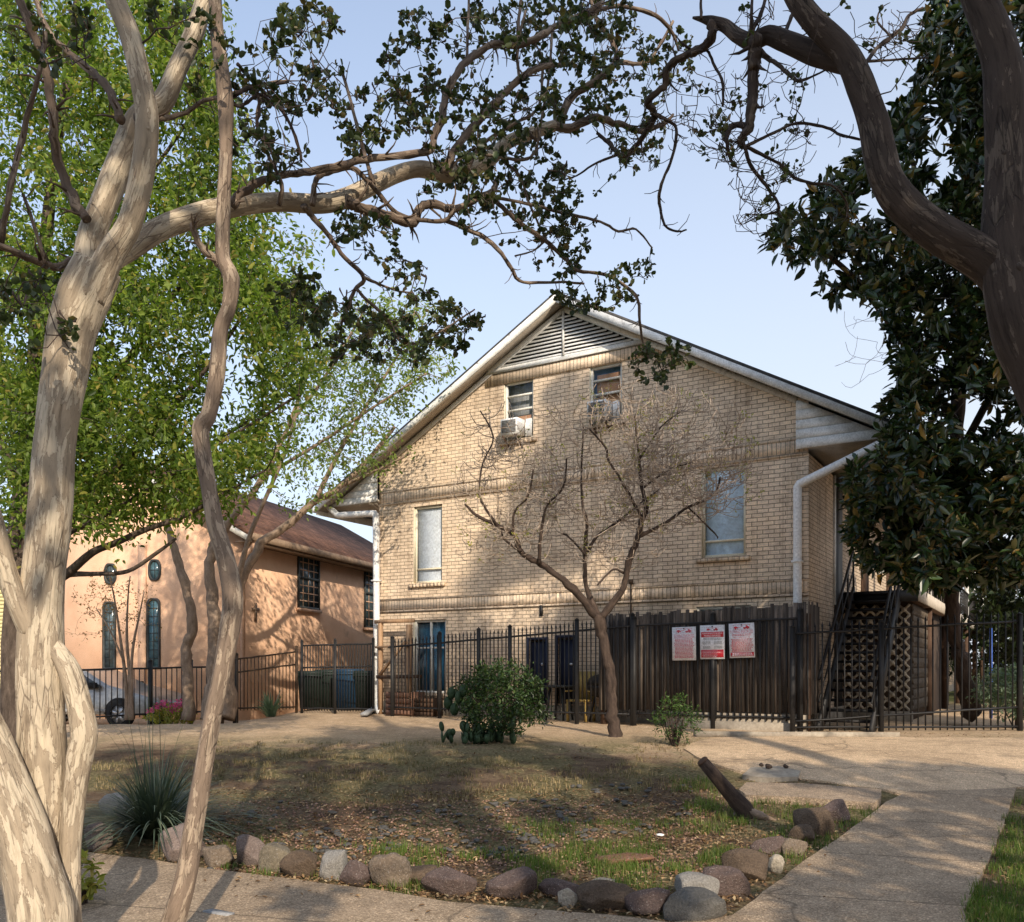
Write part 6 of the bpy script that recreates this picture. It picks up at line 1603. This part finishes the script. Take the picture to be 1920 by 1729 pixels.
ag = thing('striped_agave', 'low plant with pale arching leaves in front of the rusty fence panel', 'plant', tuple(ab)); mb = MB(); blades(mb, ab, 60, .5, 1.0, .35, .06, rg, .6, 6); mb.build('blades', M['lf_grey'], ag)

# ------------------------------------------------------------------ grass and litter (stuff)
def bed_ok(p):
    return True
WP = WALK; DP = DRIVE
def on_paving(p): return in_poly(p.x, p.y, WP) or in_poly(p.x, p.y, DP)
def grass(name, zones, mat, hmin, hmax, label, w=.006, clump=7):
    mb = MB(); V = []
    for (x0, y0, x1, y1, n, thr) in zones:
        k = 0; tries = 0
        while k < n and tries < n * 12:
            tries += 1
            p = G(rg.uniform(x0, x1), rg.uniform(y0, y1))
            if on_paving(p): continue
            if thr is not None and mnoise.noise(Vector((p.x * 1.6, p.y * 1.6, 9))) + .35 * mnoise.noise(Vector((p.x * 5, p.y * 5, 2))) < thr: continue
            k += 1
            for _ in range(clump):
                a = rg.uniform(0, 6.283); h = rg.uniform(hmin, hmax); o = rg.uniform(.1, .7) * h; q = p + Vector((rg.normal() * .025, rg.normal() * .025, -.01))
                sx, sy = -math.sin(a) * w / 2, math.cos(a) * w / 2; dx_, dy_ = math.cos(a) * o, math.sin(a) * o
                V += [(q.x - sx, q.y - sy, q.z), (q.x + sx, q.y + sy, q.z), (q.x + dx_*.35 + sx*.7, q.y + dy_*.35 + sy*.7, q.z + h*.6), (q.x + dx_*.35 - sx*.7, q.y + dy_*.35 - sy*.7, q.z + h*.6), (q.x + dx_, q.y + dy_, q.z + h)]
    n = len(V) // 5; base_ = np.arange(n)[:, None] * 5
    mb.add(V, base_ + np.array([[0, 1, 2, 3]])); mb.Fs.append(base_ + np.array([[3, 2, 4]])); mb.ms.append(0)
    o = mb.build(name, mat); tag(o, label, 'grass', None, 'stuff'); return o
grass('grass', [(700, 1590, 1330, 1680, 620, -.02), (1300, 1490, 1560, 1620, 420, -.05), (950, 1540, 1400, 1640, 420, .02), (420, 1580, 760, 1650, 130, .1), (1800, 1500, 1990, 1760, 900, -.2), (1260, 1450, 1340, 1520, 120, -.1), (1480, 1510, 1640, 1580, 90, None)],
      M['grass'], .03, .10, 'short fresh green grass tufts growing through the planting bed and right verge')
grass('dry_grass', [(400, 1390, 860, 1470, 620, -.02), (860, 1420, 1320, 1500, 420, .05), (170, 1420, 420, 1480, 160, -.2), (1180, 1390, 1300, 1410, 40, None), (560, 1470, 900, 1520, 120, .1)],
      M['drygrass'], .02, .07, 'patchy dry olive lawn grass at the back of the bed', .008, 6)
mb = MB(); pos = []; 
for (x0, y0, x1, y1, n) in [(390, 1480, 1400, 1690, 8200), (1200, 1460, 1600, 1600, 1700), (300, 1610, 760, 1665, 900), (760, 1660, 1380, 1735, 1500), (1380, 1560, 1600, 1700, 700), (1800, 1490, 1990, 1740, 900), (150, 1560, 320, 1620, 260), (1260, 1375, 1900, 1390, 350), (400, 1400, 1300, 1500, 1400)]:
    k = 0
    while k < n:
        p = G(rg.uniform(x0, x1), rg.uniform(y0, y1)); k += 1
        if on_paving(p) and rg.random() > .03: continue
        pos.append((p.x, p.y, p.z + .012 + (.02 if on_paving(p) else 0)))
pos = np.array(pos); ax = rg.normal(size=pos.shape); ax[:, 2] *= .25; L = rg.uniform(.018, .05, len(pos)); mb.leaves(pos, ax, L, L * .55, flat=2.0, rng=rg)
o = mb.build('leaf_litter', M['litter']); tag(o, 'dry brown fallen leaves strewn over the planting bed and path edges', 'leaves', None, 'stuff')
# small gravel in the bed
mb = MB(); pos = []
for _ in range(3600):
    p = G(rg.uniform(380, 1320), rg.uniform(1500, 1640))
    if not on_paving(p): pos.append((p.x, p.y, p.z))
pos = np.array(pos); N = len(pos); s = rg.uniform(.008, .022, N)[:, None]
oct_ = np.array([(1, 0, 0), (0, 1, 0), (-1, 0, 0), (0, -1, 0), (0, 0, .7), (0, 0, -.4)])
V = (pos[:, None, :] + oct_[None] * s[:, :, None] * rg.uniform(.6, 1.3, (N, 6, 1))).reshape(-1, 3)
fb = np.arange(N)[:, None] * 6
mb.add(V, np.concatenate([fb + np.array([[a, b, c]]) for a, b, c in ((0,1,4),(1,2,4),(2,3,4),(3,0,4),(1,0,5),(2,1,5),(3,2,5),(0,3,5))]))
o = mb.build('gravel', mat_n('bed_gravel_chips', [(.3, (.16, .085, .06)), (.7, (.34, .22, .16))], 3, rough=.9, bump=0, island=.5)); tag(o, 'reddish gravel chips between the dark pebbles of the bed', 'gravel', None, 'stuff')

# ------------------------------------------------------------------ trees on the camera's side of the street: they throw the shade
rng = np.random.default_rng(81)
def wallpt(px, py):
    x, z = WU(px, py); return HW(x, 0, z)
CL = []   # (centre, radius)
def shade(poly, n, kind, rad, plane_y=-3.5, jy=1.6, noise_thr=None):
    xs_ = [p[0] for p in poly]; ys_ = [p[1] for p in poly]; k = 0; tries = 0
    while k < n and tries < n * 40:
        tries += 1
        px, py = rng.uniform(min(xs_), max(xs_)), rng.uniform(min(ys_), max(ys_))
        if not in_poly(px, py, poly): continue
        if noise_thr is not None and mnoise.noise(Vector((px / 55, py / 40, 1.7))) < noise_thr: continue
        p = wallpt(px, py) if kind == 'wall' else (G(px, py) if kind == 'ground' else P(px, py, kind))
        t = (p.y - (plane_y + rng.uniform(-jy, jy))) / -SUN.y
        CL.append((p + SUN * t, rad * rng.uniform(.75, 1.25))); k += 1
shade([(870, 1115), (900, 1060), (950, 985), (1000, 905), (1040, 860), (1090, 840), (1140, 770), (1160, 720), (1190, 650), (1300, 670), (1500, 745), (1520, 1000), (1440, 1010), (1300, 1000), (1240, 1060), (1180, 1020), (1080, 1050), (1000, 1060), (930, 1110)], 125, 'wall', .55, noise_thr=-.38)
shade([(1160, 1000), (1500, 1000), (1510, 1130), (1250, 1130)], 22, 'wall', .45, noise_thr=-.1)
shade([(760, 1190), (880, 1140), (1060, 1130), (1180, 1160), (1180, 1340), (760, 1340)], 40, 'wall', .45, noise_thr=-.15)
shade([(1180, 1150), (1510, 1150), (1510, 1330), (1180, 1330)], 34, 'wall', .5, noise_thr=-.25)
shade([(1010, 730), (1060, 700), (1060, 730), (1020, 780)], 4, 'wall', .22)
shade([(1010, 760), (1130, 690), (1480, 760), (1490, 860), (1100, 860)], 30, 'wall', .45, noise_thr=-.2)
shade([(180, 1410), (1000, 1425), (1330, 1440), (1300, 1545), (900, 1530), (400, 1560), (200, 1520)], 44, 'ground', .45, noise_thr=-.1)
shade([(1400, 1445), (1560, 1430), (1900, 1435), (1990, 1500), (1680, 1495), (1450, 1480)], 26, 'ground', .42)
shade([(960, 1670), (1300, 1690), (1340, 1729), (900, 1725)], 6, 'ground', .3)
for k in range(9):
    y0 = 1500 + k * 27 + rng.uniform(-6, 6); x0 = 1640 - k * 22
    for q in np.linspace(0, 1, 9):
        if rng.random() < .36: continue
        p = G(x0 + q * (1900 - k * 10 - x0), y0 + q * 22); t_ = (p.y + 3.5 + rng.uniform(-1, 1)) / -SUN.y; CL.append((p + SUN * t_, .20 * rng.uniform(.7, 1.3)))
shade([(560, 1690), (760, 1690), (900, 1729), (620, 1729)], 2, 'ground', .2)
shade([(1500, 150), (1900, 150), (1950, 860), (1700, 840), (1640, 600), (1450, 440)], 70, 14.0, .55, noise_thr=-.05)
shade([(1540, 1080), (1960, 1080), (1960, 1360), (1540, 1360)], 40, 17.0, .6)
shade([(1680, 1080), (1900, 1090), (1900, 1370), (1680, 1370)], 34, 18.3, .55)
shade([(1820, -40), (1930, -40), (1960, 700), (1870, 640), (1840, 300)], 34, 5.0, .3, -2.5, .6, -.15)
shade([(1470, -40), (1560, -40), (1690, 200), (1720, 360), (1880, 470), (1860, 560), (1700, 450), (1620, 300), (1560, 130)], 34, 5.0, .28, -2.5, .6, -.15)
shade([(1300, 20), (1560, 60), (1560, 130), (1430, 120), (1410, 270), (1370, 270), (1390, 110)], 16, 5.3, .25, -2.5, .6)
shade([(700, 0), (1250, 0), (1250, 500), (700, 400)], 26, 6.3, .45, -2.5, .6, -.1)
shade([(600, 560), (900, 560), (900, 700), (600, 700)], 3, 5.6, .3, -2.5, .5)
trees = [Vector((3.0, -4.2, 0)), Vector((8.5, -4.5, 0)), Vector((-.6, -4.6, 0))]
skb = []; labs = ['tall shade tree standing behind the viewpoint, straight in line with the house', 'tall shade tree standing behind the viewpoint to the right', 'shade tree standing behind the viewpoint to the left']
tt = []
for i, b in enumerate(trees):
    t = thing('shade_tree', labs[i], 'tree', tuple(b)); s = Skel(); mb = MB()
    H = [18, 19, 11][i]
    path = cat([(b + Vector((0, 0, -.2)), .36), (b + Vector((.1, 0, 3)), .28), (b + Vector((-.1, .1, 8)), .22), (b + Vector((.1, .2, H * .75)), .13), (b + Vector((.2, 0, H)), .04)], 8)
    mb.tube([p for p, r in path], [r for p, r in path], 12, .06); s.addpath(path); tt.append((t, s, mb, []))
for c, r in CL:
    best = min(range(3), key=lambda i: (c.x - trees[i].x) ** 2 + max(0, c.z - [18, 19, 11][i]) ** 2 * 4); tt[best][3].append((c, r))
for t, s, mb, cl in tt:
    if not cl: continue
    grow(s, [tuple(c) for c, r in cl], mb, rng, .008, .012, .05, .12, .8, 6)
    mb.build('trunk', M['bark_rough'], t, True)
    pos = []; 
    for c, r in cl:
        n = int(90 * (r / .5) ** 2) + 20; v = rng.normal(size=(n, 3)); v /= np.linalg.norm(v, axis=1, keepdims=True); pos.append(np.array(c) + v * r * rng.random((n, 1)) ** .45)
    pos = np.concatenate(pos); lm = MB(); L = rng.uniform(.12, .24, len(pos)); lm.leaves(pos, rng.normal(size=pos.shape), L, L * .55, rng=rng); lm.build('crown', M['lf_bush'], t)

# unseen houses added behind the viewpoint to block low sky and deepen the shade
def occluder_house(x, y, w, h, lab, wall, roofm):
    t = thing('occluder_house', lab, 'house', (x, y, 0)); 
    MB().box((x - w/2, y - 9, -.2), (x + w/2, y, h)).build('wall', wall, t)
    r = MB().prism([(-w/2 - .5, h + .01), (w/2 + .5, h + .01), (0, h + w * .26)], y - 9.5, y + .5, lambda a, b, c_: (x + a, c_, b)).build('roof', roofm, t)
    for i in range(4):
        for z in (1.2, 4.2):
            xx = x - w/2 + w * (i + .5) / 4; wd = MB().box((xx - .55, y + .003, z), (xx + .55, y + .06, z + 1.5)).build('window', M['frame'], t)
            MB().box((xx - .47, y + .062, z + .08), (xx + .47, y + .07, z + 1.42)).build('pane', M['leadglass'], wd)
    MB().box((x - .5, y + .08, .0), (x + .5, y + .14, 2.1)).build('door', M['darkwood'], t)
occluder_house(-13, -24, 15, 7.5, 'unseen dark brick house added behind the viewpoint, to the left, to block sky light', mat_n('occluder_brick', [(.3, (.14, .08, .055)), (.7, (.22, .13, .09))], 6), M['shingle'])
occluder_house(5, -25, 16, 8.0, 'unseen grey house added straight behind the viewpoint to block sky light', mat_n('occluder_grey', [(.3, (.16, .15, .14)), (.7, (.24, .23, .21))], 6), M['shingle'])
occluder_house(23, -24, 15, 7.5, 'unseen brown house added behind the viewpoint, to the right, to block sky light', mat_n('occluder_brown', [(.3, (.13, .09, .06)), (.7, (.2, .14, .1))], 6), M['shingle'])

# ------------------------------------------------------------------ light, sky, camera
w = bpy.data.worlds.new('World'); SC.world = w; w.use_nodes = True
nt = w.node_tree; nt.nodes.clear()
sky = nt.nodes.new('ShaderNodeTexSky'); sky.sky_type = 'NISHITA'; sky.sun_disc = False
sky.sun_elevation = SUN_EL; sky.sun_rotation = math.atan2(SUN.x, SUN.y)
sky.air_density = 1.0; sky.dust_density = 1.6; sky.ozone_density = 1.6; sky.altitude = 100
bg = nt.nodes.new('ShaderNodeBackground'); bg.inputs[1].default_value = .15
ow = nt.nodes.new('ShaderNodeOutputWorld'); T = NT(nt)
zc = T.n('ShaderNodeSeparateXYZ', i={0: T.n('ShaderNodeTexCoord').outputs['Generated']}).outputs[2]
xc = T.n('ShaderNodeSeparateXYZ', i={0: T.n('ShaderNodeTexCoord').outputs['Generated']}).outputs[0]
hz = T.math('ADD', T.maprange(zc, .02, .62, .92, .34), T.math('MULTIPLY', xc, .25), clamp=True)
skc = T.mix(hz, T.mix(1.0, sky.outputs[0], (1.75, 1.8, 1.85), 'MULTIPLY'), (5.7, 6.0, 6.45))
nt.links.new(skc, bg.inputs[0]); nt.links.new(bg.outputs[0], ow.inputs[0])
sd = bpy.data.lights.new('sun', 'SUN'); sd.energy = 5.0; sd.angle = math.radians(.5); sd.color = (1.0, .87, .70)
so = bpy.data.objects.new('sun', sd); so.rotation_euler = (-SUN).to_track_quat('-Z', 'Y').to_euler(); so.location = SUN * 40; COL.objects.link(so)
cam = bpy.data.cameras.new('camera'); co = bpy.data.objects.new('camera', cam); COL.objects.link(co)
co.location = (0, 0, EYE); co.rotation_euler = (math.radians(90), 0, 0)
cam.sensor_width = 36; cam.lens = 36 * F / 1920; cam.shift_x = 0; cam.shift_y = (HZ - 864.5) / 1920; cam.clip_end = 2000; cam.clip_start = .05
SC.camera = co
SC.view_settings.view_transform = 'Standard'; SC.view_settings.look = 'None'; SC.view_settings.exposure = 0
SC.cycles.max_bounces = 5; SC.cycles.diffuse_bounces = 3; SC.cycles.transparent_max_bounces = 8
SC.render.resolution_x = 1024; SC.render.resolution_y = 922
